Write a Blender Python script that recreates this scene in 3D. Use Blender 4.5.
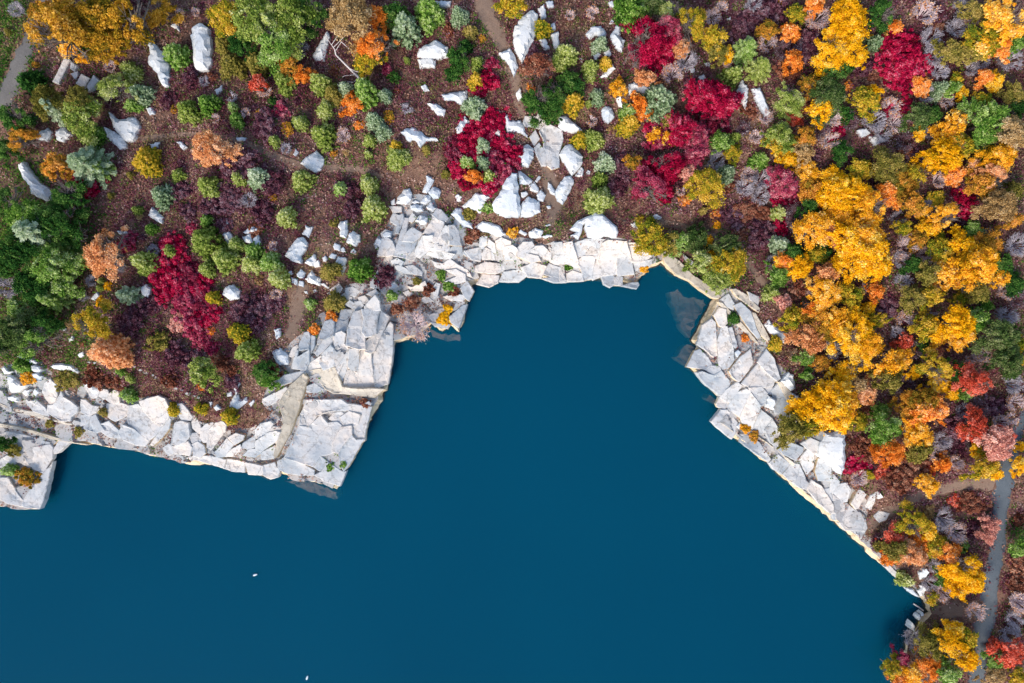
import bpy, bmesh, math, random
import numpy as np
from mathutils import Vector, noise
from mathutils.geometry import delaunay_2d_cdt, tessellate_polygon

for o in list(bpy.data.objects): bpy.data.objects.remove(o)
scene = bpy.context.scene
COL = scene.collection
rng = np.random.default_rng(11); random.seed(11)

# ------------------------------------------------------------------ camera, sky, sun, exposure
CAMH = 80.0
cam_d = bpy.data.cameras.new('camera'); cam = bpy.data.objects.new('camera', cam_d); COL.objects.link(cam)
cam_d.sensor_width = 36; cam_d.lens = 24; cam_d.clip_end = 2000
cam.location = (0, 0, CAMH); cam.rotation_euler = (0, 0, 0)
scene.camera = cam
SUN_EL, SUN_AZ = 37.0, 208.0          # azimuth clockwise from the picture's top
world = bpy.data.worlds.new('World'); scene.world = world; world.use_nodes = True
wn = world.node_tree.nodes; wl = world.node_tree.links; wn.clear()
sky = wn.new('ShaderNodeTexSky'); sky.sky_type = 'NISHITA'; sky.sun_disc = False
sky.sun_elevation = math.radians(SUN_EL); sky.sun_rotation = math.radians(SUN_AZ)
sky.air_density = 1.0; sky.dust_density = 1.2; sky.ozone_density = 1.0
bg = wn.new('ShaderNodeBackground'); bg.inputs[1].default_value = 0.12
wo = wn.new('ShaderNodeOutputWorld'); wl.new(sky.outputs[0], bg.inputs[0]); wl.new(bg.outputs[0], wo.inputs[0])
sun_d = bpy.data.lights.new('sun', 'SUN'); sun = bpy.data.objects.new('sun', sun_d); COL.objects.link(sun)
sun_d.energy = 1.5; sun_d.angle = math.radians(20); sun_d.color = (1.0, 0.93, 0.84)
sun.rotation_euler = (math.radians(90 - SUN_EL), 0, math.radians(180 - SUN_AZ))
sun.location = (0, -40, 60)
scene.view_settings.view_transform = 'Standard'; scene.view_settings.look = 'None'
scene.view_settings.exposure = 1.22; scene.view_settings.gamma = 1.0
scene.render.engine = 'CYCLES'
scene.cycles.max_bounces = 6; scene.cycles.transparent_max_bounces = 6
scene.cycles.use_denoising = True

# ------------------------------------------------------------------ picture point -> place on the land
K0 = 120.0 / 1024.0
def unp(px, py, z):
    s = K0 * (CAMH - z) / CAMH
    return ((px - 512.0) * s, (341.5 - py) * s)
CTRL = [(-60,500,1.4),(15,495,1.5),(45,490,1.5),(60,448,1.7),(20,430,2.2),(100,430,2.2),(140,425,2.8),(150,450,2.2),(200,440,2.8),(230,470,1.6),
 (240,445,2.6),(275,470,1.6),(285,385,4.4),(275,420,4.0),(300,425,2.2),(320,440,2.0),(335,475,1.7),(355,430,1.8),(350,400,2.0),(340,340,4.3),(315,345,4.8),(365,330,3.6),
 (388,360,1.6),(380,385,1.6),(372,300,3.8),(395,320,1.6),(420,300,1.4),(440,320,1.0),(460,315,1.3),(430,270,2.0),(400,250,4.0),(440,235,4.3),(465,265,2.2),(480,280,1.0),
 (500,272,1.0),(520,245,3.6),(560,272,1.0),(550,235,4.0),(600,272,1.2),(600,240,3.2),(615,225,4.0),(640,275,1.0),(655,255,2.0),(680,265,2.4),(705,285,2.2),(700,320,2.2),
 (700,350,2.0),(740,340,3.0),(745,300,3.4),(720,405,2.0),(760,385,3.2),(790,380,4.0),(740,435,1.8),(790,440,2.8),(800,480,1.9),(840,450,3.6),(850,510,2.1),(880,545,2.0),(910,585,1.7),
 (930,606,0.9),(912,630,0.5),(905,660,0.7),(900,690,0.9),(950,640,2.0),(940,560,3.0),(900,480,3.8),(960,400,4.8),(900,250,5.4),(990,560,3.4),(990,640,3.0),(1000,450,4.4),(1020,200,6),
 (820,300,4.8),(800,100,6),(900,30,6.5),(660,200,4.8),(650,60,5.8),(500,190,4.8),(500,40,6),(250,150,5.6),(400,120,5.6),(50,200,5.2),(50,50,5.6),(120,330,4.6),(30,340,4.0),(180,370,4.2),
 (220,400,4.0),(280,260,5.2),(250,330,4.8),(330,250,4.9),(1100,300,6),(1100,600,4),(-100,200,5),(-100,400,3),(500,-80,6.5),(1100,-80,7),(-80,-80,6)]
_c = np.array([unp(a, b, c) + (c,) for a, b, c in CTRL])
def ground(x, y):
    x = np.atleast_1d(np.asarray(x, float)); y = np.atleast_1d(np.asarray(y, float))
    out = np.empty(len(x))
    for i in range(0, len(x), 4000):
        d2 = (x[i:i+4000, None] - _c[None, :, 0])**2 + (y[i:i+4000, None] - _c[None, :, 1])**2 + 0.6
        w = d2**-1.7
        out[i:i+4000] = (w * _c[None, :, 2]).sum(1) / w.sum(1)
    out += 0.10*np.sin(x*0.9+1.3)*np.sin(y*0.8) + 0.07*np.sin(x*1.7-y*1.1+0.4)
    return np.maximum(out, 0.25)
def at(px, py, dz=0.0):
    z = 3.0
    for _ in range(5):
        x, y = unp(px, py, z); z = float(ground(x, y)[0]) + dz
    return x, y, z - dz
def inpoly(x, y, poly):
    x = np.asarray(x); y = np.asarray(y); r = np.zeros(x.shape, bool); n = len(poly)
    for i in range(n):
        x1, y1 = poly[i]; x2, y2 = poly[(i+1) % n]
        if y1 == y2: continue
        c = ((y1 > y) != (y2 > y)) & (x < (x2-x1)*(y-y1)/(y2-y1)+x1)
        r ^= c
    return r

# ------------------------------------------------------------------ materials
def lin(h):
    h = h.lstrip('#'); c = [int(h[i:i+2], 16)/255 for i in (0, 2, 4)]
    return tuple(v/12.92 if v <= .04045 else ((v+.055)/1.055)**2.4 for v in c) + (1.0,)
def newmat(name):
    m = bpy.data.materials.new(name); m.use_nodes = True; n = m.node_tree.nodes; n.clear()
    return m, n, m.node_tree.links
def ramp(n, stops, interp='LINEAR'):
    r = n.new('ShaderNodeValToRGB'); e = r.color_ramp; e.interpolation = interp
    while len(e.elements) > 1: e.elements.remove(e.elements[-1])
    e.elements[0].position = stops[0][0]; e.elements[0].color = stops[0][1]
    for p, c in stops[1:]:
        k = e.elements.new(p); k.color = c
    return r
def noise_node(n, l, co, scale, detail=4, rough=.55):
    t = n.new('ShaderNodeTexNoise'); t.inputs['Scale'].default_value = scale
    t.inputs['Detail'].default_value = detail; t.inputs['Roughness'].default_value = rough
    l.new(co, t.inputs['Vector']); return t
def mixc(n, l, fac, a, b, mode='MIX'):
    m = n.new('ShaderNodeMix'); m.data_type = 'RGBA'; m.blend_type = mode
    for s, v in ((0, fac), (6, a), (7, b)):
        if hasattr(v, 'links') or hasattr(v, 'is_linked'): l.new(v, m.inputs[s])
        else: m.inputs[s].default_value = v
    return m.outputs[2]
def finish(m, n, l, color, rough, bump=None, bstr=.4, bdist=.1, spec=.3):
    p = n.new('ShaderNodeBsdfPrincipled'); o = n.new('ShaderNodeOutputMaterial')
    if hasattr(color, 'is_linked'): l.new(color, p.inputs['Base Color'])
    else: p.inputs['Base Color'].default_value = color
    p.inputs['Roughness'].default_value = rough; p.inputs['Specular IOR Level'].default_value = spec
    if bump is not None:
        b = n.new('ShaderNodeBump'); b.inputs['Strength'].default_value = bstr; b.inputs['Distance'].default_value = bdist
        l.new(bump, b.inputs['Height']); l.new(b.outputs[0], p.inputs['Normal'])
    l.new(p.outputs[0], o.inputs[0]); return p
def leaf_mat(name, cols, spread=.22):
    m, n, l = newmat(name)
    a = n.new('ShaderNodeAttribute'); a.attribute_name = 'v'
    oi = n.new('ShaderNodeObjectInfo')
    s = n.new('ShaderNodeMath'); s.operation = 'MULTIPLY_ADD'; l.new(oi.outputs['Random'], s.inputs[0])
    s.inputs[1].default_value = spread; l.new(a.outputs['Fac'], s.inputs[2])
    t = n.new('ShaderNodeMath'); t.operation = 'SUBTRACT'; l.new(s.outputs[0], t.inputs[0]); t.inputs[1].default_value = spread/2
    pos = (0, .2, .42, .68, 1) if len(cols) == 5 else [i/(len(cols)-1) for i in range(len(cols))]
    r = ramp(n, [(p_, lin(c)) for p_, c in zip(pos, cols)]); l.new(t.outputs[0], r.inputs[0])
    d = n.new('ShaderNodeBsdfDiffuse'); tr = n.new('ShaderNodeBsdfTranslucent'); mx = n.new('ShaderNodeMixShader')
    mx.inputs[0].default_value = .3
    l.new(r.outputs[0], d.inputs[0]); l.new(r.outputs[0], tr.inputs[0]); l.new(d.outputs[0], mx.inputs[1]); l.new(tr.outputs[0], mx.inputs[2])
    o = n.new('ShaderNodeOutputMaterial'); l.new(mx.outputs[0], o.inputs[0]); return m
# palette: (low..high colours, words)
PAL = {
 'g':  (['1a3012','386020','6a9434','a0b85c','d4dca0'], 'mid green'),
 'dg': (['12261a','20421a','36602a','587e34','8ca058'], 'dark green'),
 'lg': (['2c3c18','587028','8c9e42','bac068','e8e4b0'], 'lime green'),
 'bg': (['30462c','5e7a50','90a678','bcc8a0','e6e8d0'], 'pale blue-green'),
 'ol': (['343a18','60602a','8a8238','b09c50','c8ac68'], 'olive'),
 'yg': (['364a1c','6c8228','a89c2c','e0b436','f8d46c'], 'yellow-green'),
 'ye': (['7c7c1c','d49c14','fcbc18','ffd030','ffec8c'], 'bright yellow'),
 'yo': (['6c681c','cc9418','fcb626','ffca48','ffe69c'], 'golden'),
 'or': (['705820','c8641f','f89434','ffb456','ffd8a8'], 'orange'),
 'ro': (['545020','a83828','e05c42','f68c70','fcc0a8'], 'red-orange'),
 'pk': (['6c4c40','b06c60','dc9684','f0b49c','f8d4c4'], 'salmon pink'),
 'po': (['6c5a34','b46c3c','e49c60','f4b880','fcd8b0'], 'peach orange'),
 'cr': (['3c2416','720a28','b0123c','d22a54','ec90a0'], 'crimson'),
 'cp': (['581022','9c2444','cc5c74','e8aca8'], 'crimson and pink'),
 'ru': (['34201a','643628','945440','b47c60','d0ac90'], 'rust brown'),
 'ma': (['22141a','46202c','6c3c48','8c646c','b49ca0'], 'maroon'),
 'ta': (['84643c','b08c58','ccac78','dcc49c'], 'tan'),
 'oo': (['40481c','7c7428','b88a30','e49c3c','f4bc68'], 'olive and orange'),
 'gy': (['58504c','847878','a49a9c','bcb4b8'], 'grey'),
 'wp': (['6c5454','a08888','c0a8a8','d4c4c4'], 'pinkish grey'),
 'go': (['3e461a','766a20','b48826','e0a838','f4cc74'], 'olive-gold'),
 'cd': (['3a1420','741c34','a83c54','b89098'], 'dusky crimson'),
 'gd': (['2c4020','46602c','708048','a0a070'], 'grey-green'),
}
LM = {k: leaf_mat('leaf_' + v[1].replace(' ', '_'), v[0]) for k, v in PAL.items()}
def bark_mat(name, c1, c2):
    m, n, l = newmat(name); tc = n.new('ShaderNodeTexCoord')
    t = noise_node(n, l, tc.outputs['Object'], 6)
    finish(m, n, l, mixc(n, l, t.outputs[0], lin(c1), lin(c2)), .9, t.outputs[0]); return m
M_BARK = bark_mat('bark', '5c5048', '988c84'); M_BLEACH = bark_mat('bleached_wood', 'b8aaa4', 'e4dcd8')
M_TWIG = {k: bark_mat('twig_' + k, a, b) for k, a, b in (('gy','9c9298','d4ccd2'),('wp','c0a8a8','ecd8d8'),('ma','5c3c44','8a6870'),('ta','8c7860','b8a48c'))}

def granite(name, a, b, c, stain, crack=True):
    m, n, l = newmat(name); tc = n.new('ShaderNodeTexCoord'); g = n.new('ShaderNodeNewGeometry'); oi = n.new('ShaderNodeObjectInfo')
    co = g.outputs['Position']
    n1 = noise_node(n, l, co, .35, 5); n2 = noise_node(n, l, co, 2.2, 6, .65); n3 = noise_node(n, l, co, 9, 3)
    r = ramp(n, [(.3, lin(a)), (.5, lin(b)), (.72, lin(c))])
    ad = n.new('ShaderNodeMath'); ad.operation = 'MULTIPLY_ADD'; l.new(oi.outputs['Random'], ad.inputs[0]); ad.inputs[1].default_value = .24; 
    sb = n.new('ShaderNodeMath'); sb.operation = 'SUBTRACT'; l.new(n1.outputs[0], sb.inputs[0]); sb.inputs[1].default_value = .12
    l.new(sb.outputs[0], ad.inputs[2]); l.new(ad.outputs[0], r.inputs[0])
    # lichen and weather staining
    r2 = ramp(n, [(.55, (0,0,0,1)), (.68, (1,1,1,1))]); l.new(n2.outputs[0], r2.inputs[0])
    f2 = n.new('ShaderNodeMath'); f2.operation = 'MULTIPLY'; l.new(r2.outputs[0], f2.inputs[0]); f2.inputs[1].default_value = .7
    col = mixc(n, l, f2.outputs[0], r.outputs[0], lin(stain))
    r3 = ramp(n, [(.62, (0,0,0,1)), (.70, (1,1,1,1))]); l.new(n3.outputs[0], r3.inputs[0])
    f3 = n.new('ShaderNodeMath'); f3.operation = 'MULTIPLY'; l.new(r3.outputs[0], f3.inputs[0]); f3.inputs[1].default_value = .35
    col = mixc(n, l, f3.outputs[0], col, lin('6c6a66'))
    h = n2.outputs[0]
    if crack:
        v = n.new('ShaderNodeTexVoronoi'); v.feature = 'DISTANCE_TO_EDGE'; v.inputs['Scale'].default_value = .4
        wv = n.new('ShaderNodeVectorMath'); wv.operation = 'ADD'; l.new(co, wv.inputs[0])
        sc = n.new('ShaderNodeVectorMath'); sc.operation = 'SCALE'; sc.inputs['Scale'].default_value = .8; l.new(n2.outputs[1], sc.inputs[0]); l.new(sc.outputs[0], wv.inputs[1])
        l.new(wv.outputs[0], v.inputs['Vector'])
        r4 = ramp(n, [(.0, (1,1,1,1)), (.014, (0,0,0,1))]); l.new(v.outputs['Distance'], r4.inputs[0])
        f4 = n.new('ShaderNodeMath'); f4.operation = 'MULTIPLY'; l.new(r4.outputs[0], f4.inputs[0]); f4.inputs[1].default_value = .6
        col = mixc(n, l, f4.outputs[0], col, lin('585048'))
    finish(m, n, l, col, .85, h, .5, .12, .2); return m
M_GRAN = granite('granite', '9ea3a6', 'c0bdb9', 'd8c9ba', '94887c')
M_GRAN_B = granite('granite_boulder', 'bac0c4', 'd2d2d0', 'dedad2', 'a4a09a', False)
M_BUFF = granite('granite_stained_warm_lit', 'bea684', 'd6be9a', 'e4d0b0', 'a08058')  # buff of iron stain, with warm light on upright faces put into the colour
M_CUT = granite('granite_cut_face', 'a09686', 'bcb09e', 'd0c4b2', '84725c')
M_BED = granite('granite_bedrock', '969a9a', 'aeaaa6', 'beb2a6', '7c7064')
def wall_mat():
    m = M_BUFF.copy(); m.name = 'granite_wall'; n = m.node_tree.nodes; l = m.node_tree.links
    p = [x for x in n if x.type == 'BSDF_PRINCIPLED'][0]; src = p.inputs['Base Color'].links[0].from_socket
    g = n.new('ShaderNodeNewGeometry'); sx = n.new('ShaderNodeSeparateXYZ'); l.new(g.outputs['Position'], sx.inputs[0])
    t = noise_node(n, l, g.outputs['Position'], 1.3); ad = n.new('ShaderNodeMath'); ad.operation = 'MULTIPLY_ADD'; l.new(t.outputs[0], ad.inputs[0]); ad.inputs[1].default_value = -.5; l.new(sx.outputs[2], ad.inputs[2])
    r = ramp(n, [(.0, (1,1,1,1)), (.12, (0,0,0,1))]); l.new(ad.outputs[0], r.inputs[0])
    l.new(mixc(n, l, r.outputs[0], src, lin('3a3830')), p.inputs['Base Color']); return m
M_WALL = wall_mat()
M_WET = granite('granite_submerged', '8c5c44', '9c6c54', 'a87c64', '6c4838', False)

def ground_mat():
    m, n, l = newmat('soil'); g = n.new('ShaderNodeNewGeometry'); co = g.outputs['Position']
    n1 = noise_node(n, l, co, .16, 5, .6); n2 = noise_node(n, l, co, 1.4, 6, .7); n3 = noise_node(n, l, co, 7, 4, .7)
    r1 = ramp(n, [(.34, lin('48342c')), (.48, lin('6e5244')), (.58, lin('92725e')), (.7, lin('a08670'))]); l.new(n1.outputs[0], r1.inputs[0])
    r2 = ramp(n, [(.3, lin('382824')), (.5, lin('7c5c4e')), (.7, lin('a88872'))]); l.new(n2.outputs[0], r2.inputs[0])
    c = mixc(n, l, .5, r1.outputs[0], r2.outputs[0])
    r3 = ramp(n, [(.35, lin('30241e')), (.6, lin('8a6c5a')), (.75, lin('b09a88'))]); l.new(n3.outputs[0], r3.inputs[0])
    c = mixc(n, l, .35, c, r3.outputs[0])
    finish(m, n, l, c, .95, n3.outputs[0], .6, .15, .1); return m
M_SOIL = ground_mat()
def path_mat(name, a, b):
    m, n, l = newmat(name); g = n.new('ShaderNodeNewGeometry'); co = g.outputs['Position']
    n1 = noise_node(n, l, co, .9, 5, .6); n2 = noise_node(n, l, co, 8, 4, .7)
    c = mixc(n, l, n1.outputs[0], lin(a), lin(b)); r = ramp(n, [(.35, lin(a)), (.7, lin(b))]); l.new(n2.outputs[0], r.inputs[0])
    finish(m, n, l, mixc(n, l, .5, c, r.outputs[0]), .95, n2.outputs[0], .4, .05, .1); return m
M_DIRT = path_mat('trodden_dirt', '6a5446', '9a8270'); M_GRAVEL2 = path_mat('gravel_brown', '5c5854', '827c76'); M_GRAVEL = path_mat('gravel', '4c5256', '686e72')
def water_mat():
    m, n, l = newmat('quarry_water'); g = n.new('ShaderNodeNewGeometry')
    t = noise_node(n, l, g.outputs['Position'], 1.1, 3); t.inputs['Detail'].default_value = 2
    p = n.new('ShaderNodeBsdfPrincipled'); tl = noise_node(n, l, g.outputs['Position'], .028, 2); l.new(mixc(n, l, tl.outputs[0], (0.002, 0.101, 0.178, 1), (0.002, 0.132, 0.222, 1)), p.inputs['Base Color'])
    p.inputs['Roughness'].default_value = .03; p.inputs['IOR'].default_value = 1.33; p.inputs['Specular IOR Level'].default_value = .15
    b = n.new('ShaderNodeBump'); b.inputs['Strength'].default_value = .06; b.inputs['Distance'].default_value = .05
    l.new(t.outputs[0], b.inputs['Height']); l.new(b.outputs[0], p.inputs['Normal'])
    tr = n.new('ShaderNodeBsdfTransparent'); tr.inputs[0].default_value = (.85, .90, .92, 1)
    mx = n.new('ShaderNodeMixShader'); mx.inputs[0].default_value = .58
    l.new(p.outputs[0], mx.inputs[1]); l.new(tr.outputs[0], mx.inputs[2])
    va = n.new('ShaderNodeVolumeAbsorption'); va.inputs['Color'].default_value = (.42, .74, .84, 1); va.inputs['Density'].default_value = .4
    o = n.new('ShaderNodeOutputMaterial'); l.new(mx.outputs[0], o.inputs[0]); l.new(va.outputs[0], o.inputs['Volume']); return m
M_WATER = water_mat()
def plain(name, c, rough=.8):
    m, n, l = newmat(name); tc = n.new('ShaderNodeTexCoord'); t = noise_node(n, l, tc.outputs['Object'], 5)
    c0 = lin(c); c1 = tuple(v*.8 for v in c0[:3]) + (1,)
    finish(m, n, l, mixc(n, l, t.outputs[0], c0, c1), rough); return m
M_BED_DEEP = plain('lake_bed_silt', '004a66', 1.0)

# ------------------------------------------------------------------ objects
def mesh_from(name, V, F, smooth=False, mats=(), mi=None):
    me = bpy.data.meshes.new(name); me.from_pydata([tuple(map(float, v)) for v in V], [], [tuple(map(int, f)) for f in F])
    for m in mats: me.materials.append(m)
    if mi is not None: me.polygons.foreach_set('material_index', np.asarray(mi, np.int32))
    if smooth: me.polygons.foreach_set('use_smooth', np.ones(len(me.polygons), bool))
    me.update(); return me
def link(name, data, parent=None, **kw):
    o = bpy.data.objects.new(name, data); COL.objects.link(o)
    if parent is not None: o.parent = parent
    for k, v in kw.items(): o[k] = v
    return o

# shoreline in picture pixels at the waterline
SHORE = [(-220,520),(-80,512),(0,505),(27,509.5),(40.6,509),(46,488),(52.7,461),(51.6,455.7),(59,452.5),(71.3,442.6),(75.7,443.7),(87.8,444.8),(94.4,443.7),(138.3,451.3),(153.7,455.7),
 (180,461.4),(205.2,466.5),(241.5,473),(259,477.5),(267.8,481.2),(276.6,480.7),(281,476.4),(296.4,480.3),(318,481),(338,487.8),(342.5,478.5),(366.6,434.6),(368.4,425.9),(376,412),(383,400),
 (385.2,391.6),(388.5,390.5),(396.2,348.8),(397.3,343.3),(408,341),(419,338),(428,329),(432.4,325.7),(443,332.3),(450,325.7),(459.9,333),(467.6,309.3),(474.2,287.3),(489.5,286.2),(500.5,281.8),(513.7,282.5),(526.8,279.6),
 (540,278.7),(557.6,282.7),(586,281.6),(602.6,281.6),(608,286.7),(618,285),(635.5,289.3),(640,280.5),(649.8,268.4),(659.6,264.7),(664,266.5),(673,276.3),(688.3,281.5),(705.9,293.9),(711.4,299.4),
 (689.4,340),(694.9,346.6),(686.1,367.5),(718.5,397.6),(716.3,404),(718.5,409.6),(710.9,420.6),(733.9,439.3),(755.9,455.7),(784.4,481),(812.9,506.2),(841.5,530),(876.7,561.5),(896.4,578),(920.6,600),(924,610),(918.4,616.4),
 (911.8,625),(902,640),(899,656),(897,670),(895,690),(885,760),(880,900)]
LEDGE_IN = [(-220,380),(-20,372),(0,368),(20,360),(40,362),(52,375),(64,388),(75,395),(85,378),(110,388),(125,397),(150,396),(168,400),(185,402),(198,420),(215,426),(232,428),(250,428),(262,422),(272,412),(262,404),(264,392),(272,380),
 (276,355),(290,343),(305,330),(320,314),(338,300),(346,285),(372,284),(378,262),(376,240),(392,214),(402,197),(432,194),(440,212),(462,222),(470,240),(486,236),(500,234),(525,238),(545,244),(560,242),(575,238),(615,237),(630,240),
 (652,252),(662,250),(672,256),(690,276),(700,280),(716,284),(735,290),(750,300),(760,330),(768,345),(772,360),(785,370),(795,380),(798,400),(800,412),(815,430),(845,430),(846,460),(842,478),(855,490),(868,502),(866,520),(866,535),(884,555),(902,571),(924,594)]
def resample(pts, step, jit, seed):
    r = random.Random(seed); out = []
    for (x1, y1), (x2, y2) in zip(pts[:-1], pts[1:]):
        d = math.hypot(x2-x1, y2-y1); n = max(1, int(round(d/step)))
        for k in range(n):
            t = k/n; j = jit if k else 0
            out.append((x1+(x2-x1)*t + r.uniform(-j, j), y1+(y2-y1)*t + r.uniform(-j, j)))
    out.append(pts[-1]); return out
shore_px = resample(SHORE, 4.2, .7, 3)
shore_w = np.array([unp(a, b, 0) for a, b in shore_px])
nrm = np.zeros_like(shore_w)
for i in range(len(shore_w)):
    a = shore_w[max(0, i-2)]; b = shore_w[min(len(shore_w)-1, i+2)]; d = b-a; d /= (np.hypot(*d)+1e-9); nrm[i] = (-d[1], d[0])   # land lies to the left
inset = np.array([.30 + .12*random.random() + (1.6 if 205 < a < 285 else 0) + (.5 if 470 < a < 640 else 0) + (.25 if 60 < a <= 205 else 0) for a, b in shore_px])
for _ in range(2): inset[1:-1] = (inset[:-2]+inset[1:-1]*2+inset[2:])/4
top_w = shore_w + nrm*inset[:, None]
far = [unp(a, b, 5) for a, b in ((1500,900),(1500,-500),(-400,-500),(-400,520))]
LAND = [tuple(p) for p in top_w] + far
ledge_in_w = [at(a, b)[:2] for a, b in resample(LEDGE_IN, 7, 1.6, 5)]
i_end = int(np.argmin([abs(a-924)+abs(b-610) for a, b in shore_px]))
LEDGE = [tuple(p) for p in top_w[:i_end+1]] + ledge_in_w[::-1]

# fractured blocks of the bedrock
xs = rng.uniform(-62, 50, 9000); ys = rng.uniform(-34, 20, 9000)
k = inpoly(xs, ys, LEDGE); seeds = []
for x, y in zip(xs[k], ys[k]):
    if all((x-a)**2+(y-b)**2 > 1.5**2 for a, b in seeds): seeds.append((x, y))
seeds = np.array(seeds); sh = rng.uniform(-.3, .22, len(seeds)); st = rng.uniform(-.12, .12, (len(seeds), 2))
def bed_off(x, y):
    a = math.radians(35); u = x*math.cos(a)+y*math.sin(a); v = (-x*math.sin(a)+y*math.cos(a))*.7
    su = seeds[:, 0]*math.cos(a)+seeds[:, 1]*math.sin(a); sv = (-seeds[:, 0]*math.sin(a)+seeds[:, 1]*math.cos(a))*.7
    out = np.empty(len(x))
    for i in range(0, len(x), 3000):
        d = np.hypot(u[i:i+3000, None]-su, v[i:i+3000, None]-sv)
        j = np.argsort(d, 1)[:, :2]; r = np.arange(len(j)); d1 = d[r, j[:, 0]]; d2 = d[r, j[:, 1]]; s = j[:, 0]
        o = sh[s] + st[s, 0]*(x[i:i+3000]-seeds[s, 0]) + st[s, 1]*(y[i:i+3000]-seeds[s, 1])
        out[i:i+3000] = o - .28*(d2-d1 < .13)
    return out
ledge_arr = LEDGE
def land_z(x, y):
    z = ground(x, y); m = inpoly(x, y, ledge_arr)
    b = bed_off(np.asarray(x), np.asarray(y)); return np.where(m, np.maximum(z + b, .2), z), m

pts = [Vector(p) for p in LAND]; nb = len(pts)
edges = [(i, (i+1) % nb) for i in range(nb)]
lb = len(pts); pts += [Vector(p) for p in ledge_in_w]; edges += [(lb+i, lb+i+1) for i in range(len(ledge_in_w)-1)]
def grid(x0, x1, y0, y1, s):
    gx, gy = np.meshgrid(np.arange(x0, x1, s), np.arange(y0, y1, s)); gx = gx.ravel(); gy = gy.ravel()
    return gx + rng.uniform(-.35*s, .35*s, len(gx)), gy + rng.uniform(-.35*s, .35*s, len(gx))
gx, gy = grid(-62, 62, -42, 42, .75); kk = inpoly(gx, gy, LAND) & ~inpoly(gx, gy, LEDGE); P1 = np.c_[gx[kk], gy[kk]]
gx, gy = grid(-62, 50, -34, 20, .2); kk = inpoly(gx, gy, LEDGE); P2 = np.c_[gx[kk], gy[kk]]
gx, gy = grid(-108, 115, -65, 98, 3); kk = inpoly(gx, gy, LAND) & ((abs(gx) > 62) | (abs(gy) > 42)); P3 = np.c_[gx[kk], gy[kk]]
pts += [Vector(p) for p in np.vstack([P1, P2, P3])]
cv, ce, cf, *_ = delaunay_2d_cdt(pts, edges, [], 0, 1e-5)
CV = np.array([(v.x, v.y) for v in cv]); CF = np.array(cf)
cen = CV[CF].mean(1)
inl = inpoly(cen[:, 0], cen[:, 1], LAND); ing = inpoly(cen[:, 0], cen[:, 1], LEDGE)
zg = ground(CV[:, 0], CV[:, 1]); ledge_used = np.zeros(len(CV), bool); ledge_used[CF[inl & ing].ravel()] = True
zz = np.where(ledge_used, np.maximum(zg + bed_off(CV[:, 0], CV[:, 1]), .2), zg + .06*np.sin(CV[:, 0]*5.1)*np.sin(CV[:, 1]*4.3))
def submesh(name, faces, mats):
    used = np.unique(faces); mp = np.full(len(CV), -1); mp[used] = np.arange(len(used))
    return mesh_from(name, np.c_[CV[used], zz[used]], mp[faces], False, mats)
gme = submesh('ground', CF[inl & ~ing], [M_SOIL]); gme.polygons.foreach_set('use_smooth', np.ones(len(gme.polygons), bool))
link('ground', gme, kind='structure', label='brown heath soil sloping up behind the quarry rim', category='ground')
bme = submesh('rock_ledge', CF[inl & ing], [M_BED])
LEDGE_O = link('rock_ledge', bme, kind='structure', label='fractured pale granite ledge running along the water', category='rock ledge')
# quarry wall below the rim
def zat(p): 
    i = np.argmin((CV[:, 0]-p[0])**2+(CV[:, 1]-p[1])**2); return zz[i]
ztop = np.array([zat(p) for p in top_w])
rows = 8; WV = []; WF = []
for r in range(rows+1):
    t = r/rows
    for i in range(len(top_w)):
        z = ztop[i]*(1-t) - 3.5*t
        f = min(1.0, (ztop[i]-z)/max(ztop[i], .3))
        p = top_w[i] + (shore_w[i]-top_w[i])*f*(1.0 if f < 1 else 1) + nrm[i]*(.12*max(0, -z))
        if 0 < r: 
            q = noise.cell(Vector((i*.37, r*.9, 2.2)))*.16 + noise.noise(Vector((p[0]*1.7, p[1]*1.7, z*1.3)))*.16
            p = p - nrm[i]*(q-.05)
        WV.append((p[0], p[1], z))
m_ = len(top_w)
for r in range(rows):
    for i in range(m_-1): WF.append((r*m_+i, (r+1)*m_+i, (r+1)*m_+i+1, r*m_+i+1))
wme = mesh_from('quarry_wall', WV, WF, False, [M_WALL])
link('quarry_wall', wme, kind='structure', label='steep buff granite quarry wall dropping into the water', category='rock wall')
# water and lake bed
def sheet(name, z, mat, s=160, **kw):
    return link(name, mesh_from(name, [(-s,-s,z),(s,-s,z),(s,s,z),(-s,s,z)], [(0,1,2,3)], False, [mat]), **kw)
S = 160; wv_ = [(x, y, z) for z in (-8.9, 0.0) for x, y in ((-S,-S),(S,-S),(S,S),(-S,S))]
link('water', mesh_from('water', wv_, [(3,2,1,0),(4,5,6,7),(0,1,5,4),(1,2,6,5),(2,3,7,6),(3,0,4,7)], False, [M_WATER]), kind='structure', label='deep blue still water filling the quarry', category='water')
sheet('lake_bed', -9.0, M_BED_DEEP, kind='structure', label='dark silt bed deep under the quarry water', category='lake bed')

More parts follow.
